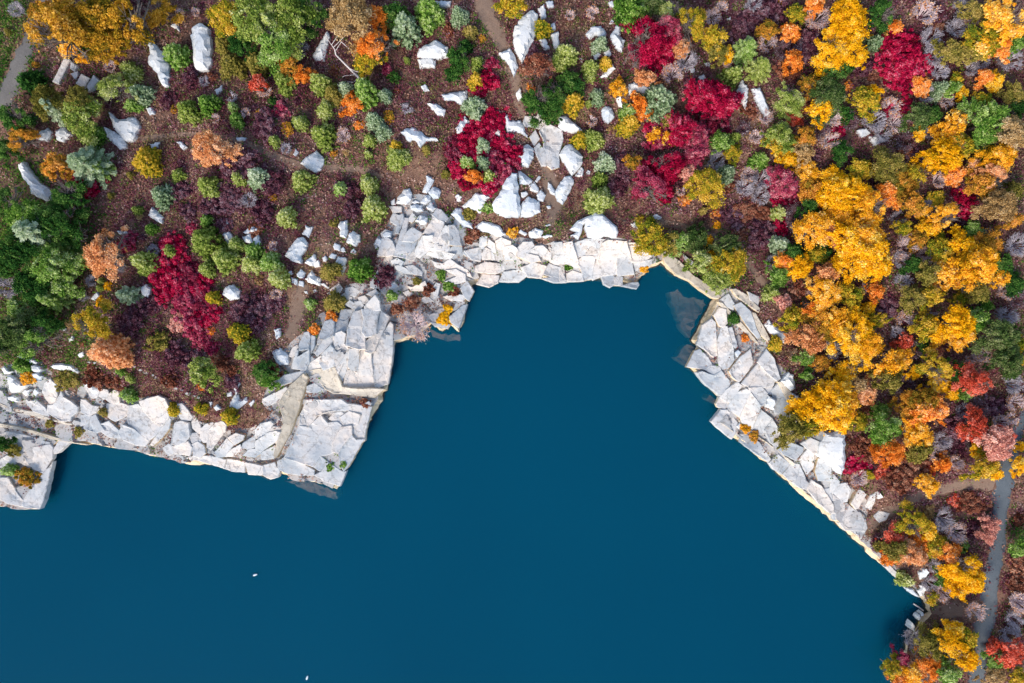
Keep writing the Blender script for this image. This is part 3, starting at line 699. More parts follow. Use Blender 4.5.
# cobble filler blocks in the gaps of the ledge
BOULD = {
'A': """
.3: 230,85 265,60 310,75 330,110 320,130 260,120
.4: 270,145 310,132 355,150 372,180 350,205 300,200 278,175
.4: 5,165 35,150 60,185 110,195 100,215 30,220
.7: 48,235 100,232 170,290 225,320 210,345 150,385 95,388 70,350
.4: 195,385 225,362 265,360 255,400 225,420
.3: 300,360 330,350 350,385 325,420 300,400
.5: 280,215 340,210 380,240 350,285 310,285
.3: 60,430 110,415 155,430 175,470 120,470 70,455
.4: 445,150 480,125 560,120 640,135 690,165 710,200 690,215 640,185 560,185 480,170
.5: 760,310 800,285 850,300 900,360 905,400 880,430 830,400 800,360
.3: 150,60 200,30 235,60 200,95""",
'G': """
.4: 160,100 190,65 185,35 215,50 248,50 230,95 215,135
.7: 30,270 80,190 130,135 170,130 200,175 190,220 150,270 158,330 90,310
.5: 178,325 255,255 275,290 250,350
.4: 255,330 290,300 300,350 260,360
.4: 125,410 155,370 190,400 180,450 130,430
.5: 185,450 235,380 260,420 305,440 300,498 220,475
.3: 60,400 75,380 100,410 80,415
.3: 80,430 130,450 125,500 85,475
.3: 140,460 175,465 175,510 140,500
.5: 435,50 455,5 510,0 510,90 500,135 450,120 455,75
.6: 500,165 520,110 550,80 600,110 600,160 570,195 520,180
.4: 400,200 415,170 455,190 450,235 410,225
.3: 460,220 480,205 500,240 465,240
.3: 318,285 340,270 358,295 345,315 325,312
.4: 370,280 390,250 430,265 410,300
.5: 415,320 440,275 500,290 490,370 470,410 440,370
.3: 535,245 560,215 580,240 560,260
.4: 715,180 735,130 770,150 750,200
.4: 775,105 800,85 845,95 840,120 790,135
.3: 310,480 330,475 375,510 360,525 330,505
.3: 350,560 375,545 385,570
.3: 830,490 850,475 885,490 870,515 825,520
.2: 245,535 265,525 280,545 255,555
.2: 180,540 205,540 210,560 190,560""",
'H': """
.5: 395,165 430,90 420,40 440,35 485,70 465,120 430,170
.5: 440,165 475,125 510,130 540,165 520,210 480,215
.4: 380,245 425,185 460,190 460,230 420,260
.5: 195,250 205,210 255,145 300,135 315,180 310,225 270,260
.3: 155,235 185,215 195,260 165,265
.4: 300,265 340,255 395,265 400,310 350,315 310,295
.3: 315,240 345,225 375,240 340,255
.4: 425,280 460,240 500,290 470,315
.4: 645,200 670,180 698,200 690,230 660,235
.5: 340,385 380,340 435,360 430,400 390,410
.5: 615,335 650,290 690,290 720,340 770,400 780,445 690,420 650,370
.6: 700,270 770,210 800,175 870,175 905,205 870,230 860,290 835,325 760,290 710,280""",
'J': """
.5: 105,130 170,80 250,100 300,120 350,185 310,200 220,170 140,155
.3: 445,170 460,150 510,175 500,195
.5: 520,185 560,140 630,160 620,200 570,210 530,205
.3: 620,200 680,185 700,195 640,212
.2: 645,115 680,105 690,115 660,125""",
'K': """
.9: 80,215 130,160 200,130 270,90 320,95 380,150 440,195 450,240 430,280 340,270 270,290 220,275 200,230 195,170 170,190 165,250 140,290 80,270 130,240
.4: 540,180 580,165 615,185 590,215 565,205
.4: 705,120 740,105 775,130 750,145 715,140""",
'L': """
.5: 175,120 210,105 225,155 310,150 340,210 368,285 300,245 240,235 210,250 195,200
.5: 90,240 150,165 188,230 175,310 140,320
.8: 290,420 320,345 365,330 405,360 405,430 370,495 320,490
.7: 595,190 605,120 640,110 730,180 790,235 700,240 620,215
.7: 600,410 640,350 690,330 785,430 770,490 700,575 650,490
.4: 720,575 765,505 790,530 780,580
.4: 290,540 310,535 400,610 370,640 300,635
.3: 415,615 445,570 465,580 435,625""",
'M': """
.9: 90,410 150,310 190,240 245,175 280,175 290,300 310,460 290,505 190,500 100,455
.6: 315,400 365,350 450,390 460,470 430,480 390,500 310,505
.5: 430,340 465,300 500,340 480,385 440,380
.4: 310,320 350,310 365,330 330,360 312,350
.4: 370,270 410,235 450,300 440,320 380,300
.4: 515,245 540,255 570,300 575,345 540,330 515,290
.7: 570,310 640,200 690,195 715,240 690,300 630,410 590,380
.5: 370,625 420,590 480,610 460,655 390,665
.3: 480,650 540,640 550,655 490,670
.3: 505,425 525,420 540,440 520,445
.3: 290,625 310,605 360,635 340,650
.3: 805,165 820,150 840,160 835,185 810,185""",
'N': """
.4: 640,340 680,300 760,370 820,400 800,480 740,440 680,390
.4: 420,550 445,530 465,550 440,585""",
'O': """
.7: 665,430 675,345 730,380 735,410 715,455
.7: 770,240 830,170 870,190 880,290 850,310
.5: 850,330 905,350 895,410 870,390
.4: 430,580 455,555 475,580 450,600""",
'P': """
.9: 610,430 650,330 740,310 800,330 800,600 770,640 680,560 600,490""",
'Q': """
.5: 750,450 755,395 790,435""",
'R': """
.5: 600,540 650,490 690,520 620,585
.4: 610,500 650,480 670,495 620,525
.4: 490,510 550,520 610,590 560,570
.5: 610,400 660,370 690,400 650,440 620,460
.4: 640,230 680,220 690,280 660,290""",
'S': """
.4: 435,190 455,165 470,195 450,210
.4: 462,160 480,150 490,170 470,180
.6: 385,270 400,225 425,260 415,295
.4: 710,225 740,215 775,230 740,250""",
'a1': """
.7: 670,185 700,195 740,240 765,300 760,385 740,390 700,320 670,280 680,230
.4: 775,115 805,95 815,140
.7: 490,505 530,540 605,530 630,570 600,640 570,640 510,580
.6: 470,575 560,620 570,670 540,678 480,620
.4: 660,490 690,485 700,515 680,525
.4: 680,655 725,645 715,670 690,678
.4: 800,645 820,642 850,670 830,680
.6: 155,610 210,580 230,600 210,640 160,630
.6: 245,590 290,575 320,610 280,645 250,630""",
'a2': """
.9: 45,160 60,120 90,105 125,125 130,200 135,280 120,310 85,318 60,300 55,230
.6: 600,250 635,190 670,140 680,160 655,270 615,270
.3: 155,410 190,385 195,405 170,430
.3: 255,625 300,625 295,640 260,640""",
'a3': """
.8: 260,250 270,220 345,178 400,210 400,250 340,260 280,260
.6: 262,270 300,255 345,270 340,300 270,305
.4: 275,390 295,380 315,410 290,415
.5: 370,425 420,420 485,405 490,440 465,475 430,455 380,450
.5: 305,470 345,470 390,500 380,528 350,520
.5: 185,600 235,575 270,590 300,620 340,625 355,640 300,640 275,670 250,635 215,640
.5: 340,0 415,0 410,25 370,28
.6: 435,580 475,525 500,550 480,600 440,605
.9: 700,130 740,70 790,40 810,60 800,150 770,220 740,280 705,210
.5: 810,35 840,15 850,70 825,85
.4: 845,5 880,0 885,25 860,35
.4: 865,110 890,97 890,130 870,140
.5: 870,150 905,140 911,220 885,215
.5: 815,180 845,170 865,220 840,225
.6: 632,240 685,218 705,250 720,300 700,345 680,290
.4: 710,420 730,400 738,440 720,460""",
'a4': """
.5: 210,150 240,115 280,115 305,150 300,180 260,155 225,175
.6: 320,160 350,112 370,120 365,160 390,180 375,230 345,210
.3: 315,105 330,80 340,105
.4: 240,225 260,220 280,250 250,272
.4: 290,235 320,220 325,250 300,260
.4: 272,350 330,290 345,310 310,345
.5: 405,380 430,370 510,400 480,420 430,410 410,430
.4: 350,445 370,435 378,490 360,480
.6: 280,500 300,478 330,490 340,530 315,558 290,545
.2: 175,265 195,268 195,285
.4: 310,10 330,0 345,30 325,30
.3: 685,310 705,310 705,330 688,330
.4: 722,350 745,335 758,352 735,368
.3: 752,285 770,278 778,298 760,302
.3: 718,390 740,378 752,395 730,412
.3: 695,435 715,430 715,450 698,452
.3: 685,485 702,480 706,500 690,505
.3: 850,85 868,75 872,92
.5: 800,450 815,435 820,455 808,468""",
'a5': """
.6: 165,420 195,360 225,400 210,500 190,450
.6: 240,400 275,395 300,450 325,520 300,525 270,470
.5: 720,590 760,580 780,605 740,625
.5: 775,620 820,610 850,640 800,660""",
'b1': """
.8: 80,110 100,95 140,150 180,200 215,220 245,280 190,270 130,240 135,210 95,165
.5: 670,340 690,300 740,350 735,380 710,370
.3: 530,415 580,415 580,428 540,428
.3: 50,580 65,570 72,590""",
'b2': """
.6: 545,105 570,75 620,45 655,85 640,130 610,145
.3: 515,65 525,38 538,55 525,72
.4: 195,390 215,362 218,385 200,400
.3: 185,410 205,405 205,425
.5: 190,430 220,415 240,455 215,480
.6: 285,420 330,388 358,410 330,425 290,425
.6: 282,440 320,425 330,470 295,465
.6: 330,450 355,430 365,480 340,480""",
'c1': """
.4: 410,130 440,100 450,115 430,140
.4: 187,260 200,258 205,325 192,320
.3: 265,270 297,265 295,277
.3: 310,310 330,300 332,320 315,328
.3: 350,385 375,370 380,390 360,400
.2: 392,420 435,420 430,430
.6: 635,85 660,62 683,85 670,125 645,115""",
'c2': """
.6: 187,110 205,75 240,65 270,95 265,130 225,138
.5: 425,270 455,265 455,300 435,315
.5: 415,375 450,355 490,390 490,430 440,430
.4: 235,500 250,490 270,520 255,545 270,590 300,580 305,600 255,640 215,625 240,580 255,550
.3: 210,560 230,550 235,575 215,578
.2: 310,610 335,590 338,600 320,625
.3: 130,600 145,600 140,628
.4: 150,625 165,612 185,635 165,642"""}
THINGS = []      # (object, px, py, look words, noun, group)
for vw, txt in BOULD.items():
    for dz, pp in polys(vw, txt):
        o, ar = place_rock('boulder', pp, dz, [M_GRAN_B, M_GRAN_B], None, .3, .12+.1*dz)
        cx = sum(p[0] for p in pp)/len(pp); cy = sum(p[1] for p in pp)/len(pp)
        w = max(p[0] for p in pp)-min(p[0] for p in pp); h = max(p[1] for p in pp)-min(p[1] for p in pp)
        sz = 'large' if ar > 4 else 'mid-sized' if ar > 1.2 else 'small'
        shp = 'wide ' if w > 1.8*h else 'tall ' if h > 1.6*w else ''
        THINGS.append((o, cx, cy, f'{sz} {shp}white granite', 'boulder', 'loose granite boulders on the heath', 'boulder'))
# cut granite blocks, top left
for dz, pp in polys('a1', """
.6: 235,370 295,255 318,275 265,380
.6: 300,258 350,300 340,325 318,312 322,278
.7: 343,380 370,335 408,355 380,400
.7: 383,410 425,340 450,365 410,412
.4: 322,335 355,322 352,352 338,360"""):
    o, ar = place_rock('cut_granite_block', pp, dz, [M_GRAN, M_GRAN], None, .06)
    cx = sum(p[0] for p in pp)/len(pp); cy = sum(p[1] for p in pp)/len(pp)
    THINGS.append((o, cx, cy, 'squared grey granite', 'block', 'cut granite blocks by the golden tree', 'granite block'))
# row of stones, lower left
wroot = link('stone_row', None, label='line of small pale stones along the trail below the golden bush', category='stone row')
wx, wy, wz = at(165, 385); wroot.location = (wx, wy, wz); sr = random.Random(4)
for a, b in ((540,405),(560,420),(585,432),(610,440),(635,455),(660,465),(690,480),(710,490),(745,505),(775,525),(800,540),(830,545),(858,560),(880,572),(900,585)):
    X = a/4.555+sr.uniform(-1, 1); Y = 270+b/4.555+sr.uniform(-.8, .8); rr = sr.uniform(1.4, 3.5); an = sr.uniform(0, 3)
    pp = [(X+rr*math.cos(t+an)*sr.uniform(.55, 1.2), Y+.75*rr*math.sin(t+an)*sr.uniform(.8, 1.1)) for t in np.linspace(0, 6.28, 7)[:-1]]
    o, ar = place_rock('stone', pp, sr.uniform(.15, .3), [M_BED, M_BED], None, .3, .06); o.parent = wroot; o.location = o.location - wroot.location
# submerged ledges seen through the water, and one slab shape for a reflection
def under(view, dzpp, label):
    for dz, pp in polys(view, dzpp):
        pw = [unp(a, b, -.5) for a, b in pp]; r = random.Random(len(pp))
        bm = bmesh.new(); q = np.array(pw); ar = q.min(0); br = q.max(0); ip = []
        for yy in np.arange(ar[1], br[1], .45):
            for xx in np.arange(ar[0], br[0], .45): ip.append((xx+r.uniform(-.15, .15), yy+r.uniform(-.15, .15)))
        ip = [p for p in ip if inpoly(np.array([p[0]]), np.array([p[1]]), pw)[0]]
        rim = resample([tuple(p) for p in pw]+[tuple(pw[0])], .4, .16, 7)[:-1]; n = len(rim)
        vv, _e, ff, *_ = delaunay_2d_cdt([Vector(p) for p in rim]+[Vector(p) for p in ip], [(i, (i+1) % n) for i in range(n)], [list(range(n))], 1, 1e-4)
        vs = []
        for p in vv:
            d = float(np.min(np.hypot(shore_w[:, 0]-p.x, shore_w[:, 1]-p.y)))
            vs.append(bm.verts.new((p.x, p.y, min(-.12, -.15-.42*d + .3*noise.noise(Vector((p.x*1.2, p.y*1.2, 4))) + .25*noise.cell(Vector((p.x*.9, p.y*.9, 4)))))))
        for f in ff: bm.faces.new([vs[t] for t in f])
        ex = bmesh.ops.extrude_face_region(bm, geom=list(bm.faces)); 
        for v in [g for g in ex['geom'] if isinstance(g, bmesh.types.BMVert)]: v.co.z -= 2.5
        bmesh.ops.recalc_face_normals(bm, faces=bm.faces)
        me = bpy.data.meshes.new('submerged_slab'); bm.to_mesh(me); bm.free(); me.materials.append(M_WET)
        link('submerged_slab', me, label=label, category='rock', group='slabs under the water')
under('c6', '-.6: 140,190 170,178 215,215 290,225 300,250 250,320 225,400 205,370 180,310', 'brownish triangular slab under water in the narrow right cove')
under('c6', '-.7: 165,490 215,430 250,445 215,530', 'faint slab under water below the right corner of the ledge')
under('c5', '-.6: 480,550 540,545 620,560 715,600 710,640 640,620 560,590', 'reddish slab under water at the foot of the white slab point')
under('O', '-.5: 205,370 225,340 290,385 270,415', 'small dim slab under water at the ledge notch')
under('c3', '-.6: 310,350 375,385 455,385 455,415 380,410 330,395', 'slab shape standing in for a reflection below the small yellow bush')  # slab shape put in for a reflection on the water

# ------------------------------------------------------------------ plants
def leafmesh(name, P, N, size, asp, v, tang=None):
    n = len(P); N = N/np.linalg.norm(N, axis=1)[:, None]
    if tang is None: tang = rng.normal(size=(n, 3))
    t = tang - (tang*N).sum(1)[:, None]*N; t /= np.linalg.norm(t, axis=1)[:, None]+1e-9
    b = np.cross(N, t); s = np.broadcast_to(size, (n,))[:, None]
    q = np.stack([P-t*s*asp*.5, P+b*s*.5-t*s*.05, P+t*s*asp*.5, P-b*s*.5-t*s*.05], 1).reshape(-1, 3)
    me = bpy.data.meshes.new(name); me.vertices.add(4*n); me.vertices.foreach_set('co', q.astype(np.float32).ravel())
    me.loops.add(4*n); me.loops.foreach_set('vertex_index', np.arange(4*n, dtype=np.int32))
    me.polygons.add(n); me.polygons.foreach_set('loop_start', np.arange(0, 4*n, 4, dtype=np.int32)); me.polygons.foreach_set('loop_total', np.full(n, 4, np.int32))
    at_ = me.attributes.new('v', 'FLOAT', 'POINT'); at_.data.foreach_set('value', np.repeat(np.clip(v, 0, 1), 4).astype(np.float32))
    me.update(calc_edges=True); me.validate(); return me
def tubes(name, segs, mat, sides=5):
    V = []; F = []
    for a, b, r0, r1 in segs:
        a = np.array(a, float); b = np.array(b, float); d = b-a; L = np.linalg.norm(d)
        if L < 1e-6: continue
        d /= L; u = np.cross(d, (0, 0, 1) if abs(d[2]) < .9 else (1, 0, 0)); u /= np.linalg.norm(u); w = np.cross(d, u); k = len(V)
        for p, r in ((a, r0), (b, r1)):
            for i in range(sides): t = 2*math.pi*i/sides; V.append(p + (u*math.cos(t)+w*math.sin(t))*r)
        for i in range(sides): F.append((k+i, k+(i+1) % sides, k+sides+(i+1) % sides, k+sides+i))
    return mesh_from(name, V, F, True, [mat])
def rdir(n, zmin=-.4):
    d = rng.normal(size=(4*n+20, 3)); d /= np.linalg.norm(d, axis=1)[:, None]; return d[d[:, 2] > zmin][:n]
TREEV = [0]
def make_tree(R, n):           # broad-leaved crown of many leaf clumps on limbs
    H = 1.5*R; base = .9*R; K = int(16+R*28); cs = []
    th0 = rng.uniform(0, 6.28); lob = lambda a: 1 + .24*math.sin(2*a+th0) + .18*math.sin(3*a+2*th0) + .12*math.sin(7*a+3*th0)
    for i in range(K):
        a = i*2.399+th0+rng.normal()*.25; rho = math.sqrt((i+.3)/K)*.92*lob(a)
        top = math.sqrt(max(.04, 1-min(rho, .98)**2)); z = base + H*top*(1-.5*rng.random()**1.6)*.8
        cs.append((rho*R*math.cos(a), rho*R*math.sin(a), z, R**.6*rng.choice((.10, .14, .18, .22, .28))*rng.uniform(.85, 1.15), rng.random()))
    TREEV[0] += 1; bare = TREEV[0] % 3 == 0; sec = rng.uniform(0, 6.28); twigs = []
    if bare:
        keep = []
        for c in cs:
            if math.cos(math.atan2(c[1], c[0])-sec) > .25 and rng.random() < .72: twigs.append(c)
            else: keep.append(c)
        cs = keep; n = int(n*.8)
    P = []; N = []; v = []
    wts = np.array([c[3]**2 for c in cs]); wts /= wts.sum()
    for c, w in zip(cs, wts):
        m = int(n*w); d = rdir(m, -.6); m = len(d)
        rr = c[3]*(rng.uniform(.25, 1.2, m)+.5*(rng.random(m) < .12)); q = rng.normal(size=3)*.35
        P.append(np.array(c[:3])+d*rr[:, None]*np.array([1.1+q[0], 1.1+q[1], .7])); N.append(d*.6+np.array([0, 0, .5])+rng.normal(size=(m, 3))*.75)
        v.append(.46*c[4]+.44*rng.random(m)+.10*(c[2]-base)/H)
    P = np.vstack(P); N = np.vstack(N); v = np.concatenate(v)
    segs = [((0, 0, -.3), (0, 0, base*.9), R*.06, R*.045), ((0, 0, base*.9), (0, 0, base+.5*H), R*.045, R*.02)]
    for c in twigs:
        mid = np.array((c[0]*.5, c[1]*.5, base+(c[2]-base)*.5)); e = np.array(c[:3]); segs += [((0, 0, base*.8), mid, R*.028, R*.018), (mid, e, R*.018, R*.010)]
        for _ in range(5): segs.append((e*.8+mid*.2, e+rng.normal(size=3)*R*.14, R*.010, R*.005))
    for c in cs[::3]: 
        s0 = rng.uniform(.6, 1.1)*base; mid = (c[0]*.55, c[1]*.55, s0+(c[2]-s0)*.6)
        segs += [((0, 0, s0), mid, R*.03, R*.02), (mid, c[:3], R*.02, R*.008)]
    return leafmesh('crown', P, N, rng.uniform(.07, .155, len(P)), 1.45, v), tubes('trunk', segs, M_BARK), base + .6*H
def make_cedar(R, n):        # dense evergreen, rounded cone of small sprays
    H = rng.uniform(1.9, 2.6)*R; P = []; N = []; T = []; v = []; R0 = R; H0 = H
    stems = [(0., 0., 1.)]; ns_ = rng.choice((0, 1, 2, 3)); th = rng.uniform(0, 6.28)
    for q in range(ns_): a = th+q*rng.uniform(1.4, 2.4); stems.append((math.cos(a)*R*.62, math.sin(a)*R*.62, rng.uniform(.42, .62)))
    off = -np.mean([t[:2] for t in stems], 0)*.7; f0 = 1.0 if ns_ == 0 else .82
    for ox, oy, f in stems:
        R = R0*f*f0; H = H0*f*rng.uniform(.8, 1.1); K = int((40+R0*70)*f**1.6); m = int(n*f*f/sum(t[2]**2 for t in stems))//max(1, K); ph = rng.uniform(0, 6.28); c0 = np.array((ox+off[0], oy+off[1], 0)); sv = rng.uniform(-.12, .12)
        for i in range(K):
            t = 1-((i+.5)/K)**.6; a = i*2.399+rng.normal()*.3
            lob = 1+.16*math.sin(3*a+ph)+.12*math.sin(5*a-ph)+rng.normal()*.12
            rad = R*(1-t)**.62*lob*.86; c = c0+np.array((rad*math.cos(a), rad*math.sin(a), .1*R+t*H)); cv_ = rng.random()
            d = np.array((math.cos(a)*(1-.6*t), math.sin(a)*(1-.6*t), .45+.8*t)); d /= np.linalg.norm(d)
            L = R0**.7*rng.uniform(.14, .34); u = rng.random(m)*1.5-.5; w = (1.15-np.clip(u, 0, 1))*.42*L
            P.append(c+d*(u*L)[:, None]+rng.normal(size=(m, 3))*w[:, None]*.75); N.append(np.array((0, 0, .8))+d*.5+rng.normal(size=(m, 3))*.5); T.append(d+rng.normal(size=(m, 3))*.5)
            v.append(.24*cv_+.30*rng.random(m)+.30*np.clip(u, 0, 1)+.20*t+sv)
    R = R0; H = H0
    P = np.vstack(P); segs = [((0, 0, -.2), (0, 0, H*.9), R*.06, R*.015)]
    return leafmesh('crown', P, np.vstack(N), rng.uniform(.06, .12, len(P)), 2.0, np.concatenate(v), np.vstack(T)), tubes('trunk', segs, M_BARK), .5*H
def make_pine(R, n):
    H = 2.3*R; P = []; N = []; v = []; T = []; segs = [((0, 0, -.2), (0, 0, H), R*.05, R*.012)]
    nw = 8; per = n//(nw*7)
    for w in range(nw):
        t = (w+.5)/nw; L = R*(1-t)**.75*1.05; zc = .15*H + t*H*.85
        for b in range(7):
            a = b*.8976 + w*.5 + rng.uniform(-.2, .2); l = L*rng.uniform(.75, 1.1); s = np.sqrt(rng.random(per))*l
            off = rng.normal(size=per)*.16*l*(1.15-s/l)+rng.normal(size=per)*.05
            P.append(np.c_[s*math.cos(a)-off*math.sin(a), s*math.sin(a)+off*math.cos(a), zc - .25*s + .12*s*s/R + rng.normal(size=per)*.05])
            N.append(np.tile((0, 0, 1.), (per, 1))+rng.normal(size=(per, 3))*.4); T.append(np.tile((math.cos(a), math.sin(a), 0), (per, 1))+rng.normal(size=(per, 3))*.5)
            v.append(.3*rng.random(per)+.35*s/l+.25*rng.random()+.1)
            segs.append(((0, 0, zc), (l*math.cos(a), l*math.sin(a), zc-.13*l), R*.015, R*.004))
    P = np.vstack(P)
    return leafmesh('crown', P, np.vstack(N), rng.uniform(.07, .13, len(P)), 2.6, np.concatenate(v), np.vstack(T)), tubes('trunk', segs, M_BARK, 4), .45*H
def make_shrub(R, n):          # low spreading thicket
    H = .5*R+.25; K = int(16+R*22); P = []; N = []; v = []; segs = []; th = rng.uniform(0, 6.28)
    for i in range(K):
        a = i*2.399+th; rho = math.sqrt((i+.4)/K)*.9*(1+.22*math.sin(2*a+th)+.15*math.sin(3*a)+rng.normal()*.08); cr = R**.6*rng.uniform(.11, .24)
        z = H*(.25+.7*rng.random())*(1-.35*min(rho,1)**2); c = np.array((rho*R*math.cos(a), rho*R*math.sin(a), z)); m = n//K; d = rdir(m, -.2); m = len(d); cv_ = rng.random()
        P.append(c+d*(cr*rng.uniform(.3, 1.15, m))[:, None]*np.array([1, 1, .7])); N.append(d*.6+np.array([0, 0, .7])+rng.normal(size=(m, 3))*.55); v.append(.4*cv_+.5*rng.random(m)+.05)
        segs.append(((c[0]*.3, c[1]*.3, -.1), tuple(c), .02, .008))
    P = np.vstack(P)
    return leafmesh('crown', P, np.vstack(N), rng.uniform(.08, .16, len(P)), 1.5, np.concatenate(v)), tubes('stems', segs, M_BARK, 3), .5*H
def make_bare(R, n):           # leafless twiggy shrub with a few leaves left
    H = 1.15*R; segs = []; tips = []
    for i in range(int(11+R*9)):
        a = rng.uniform(0, 6.28); l = rng.uniform(.6, 1.05); p0 = np.array((0, 0, -.1)); p1 = np.array((math.cos(a)*R*.4*l, math.sin(a)*R*.4*l, H*rng.uniform(.35, .6)))
        segs.append((p0, p1, .035*R**.5, .022*R**.5))
        for j in range(4):
            a2 = a+rng.normal()*.6; p2 = p1+np.array((math.cos(a2)*R*.32*l, math.sin(a2)*R*.32*l, H*rng.uniform(.1, .3))); segs.append((p1, p2, .026*R**.5, .018))
            for q in range(5):
                a3 = a2+rng.normal()*.8; p3 = p2+np.array((math.cos(a3)*R*.3*rng.random(), math.sin(a3)*R*.3*rng.random(), H*rng.uniform(-.02, .2))); segs.append((p2, p3, .018, .010)); tips.append(p3)
    tips = np.array(tips); m = min(len(tips)*2, n); P = tips[rng.integers(0, len(tips), m)]+rng.normal(size=(m, 3))*.1
    return leafmesh('leaves', P, rng.normal(size=(m, 3))+np.array([0, 0, .8]), rng.uniform(.06, .11, m), 1.4, rng.random(m)), tubes('branches', segs, M_TWIG['gy'], 3), .5*H
SIZES = (.7, 1.25, 2.0)
LIB = {}
for kd, fn, ns in (('d', make_tree, (1700, 5200, 12500)), ('j', make_cedar, (2200, 5600, 11000)), ('p', make_pine, (1700, 4500, 9000)), ('s', make_shrub, (1300, 3800, 8500)), ('w', make_bare, (120, 260, 500))):
    for si, R in enumerate(SIZES): LIB[kd, si] = [fn(R, ns[si]) for _ in range(6)]
NAMES = {'d': ('autumn_tree', 'tree', 'broad-leaved trees round the quarry', 'tree'), 'j': ('evergreen_bush', 'evergreen bush', 'evergreen bushes on the heath', 'bush'),
         'p': ('pine_tree', 'pine', 'young pines on the heath', 'pine'), 's': ('shrub', 'low shrub', 'low shrubs on the heath', 'shrub'), 'w': ('bare_shrub', 'bare twiggy shrub', 'leafless shrubs', 'shrub')}
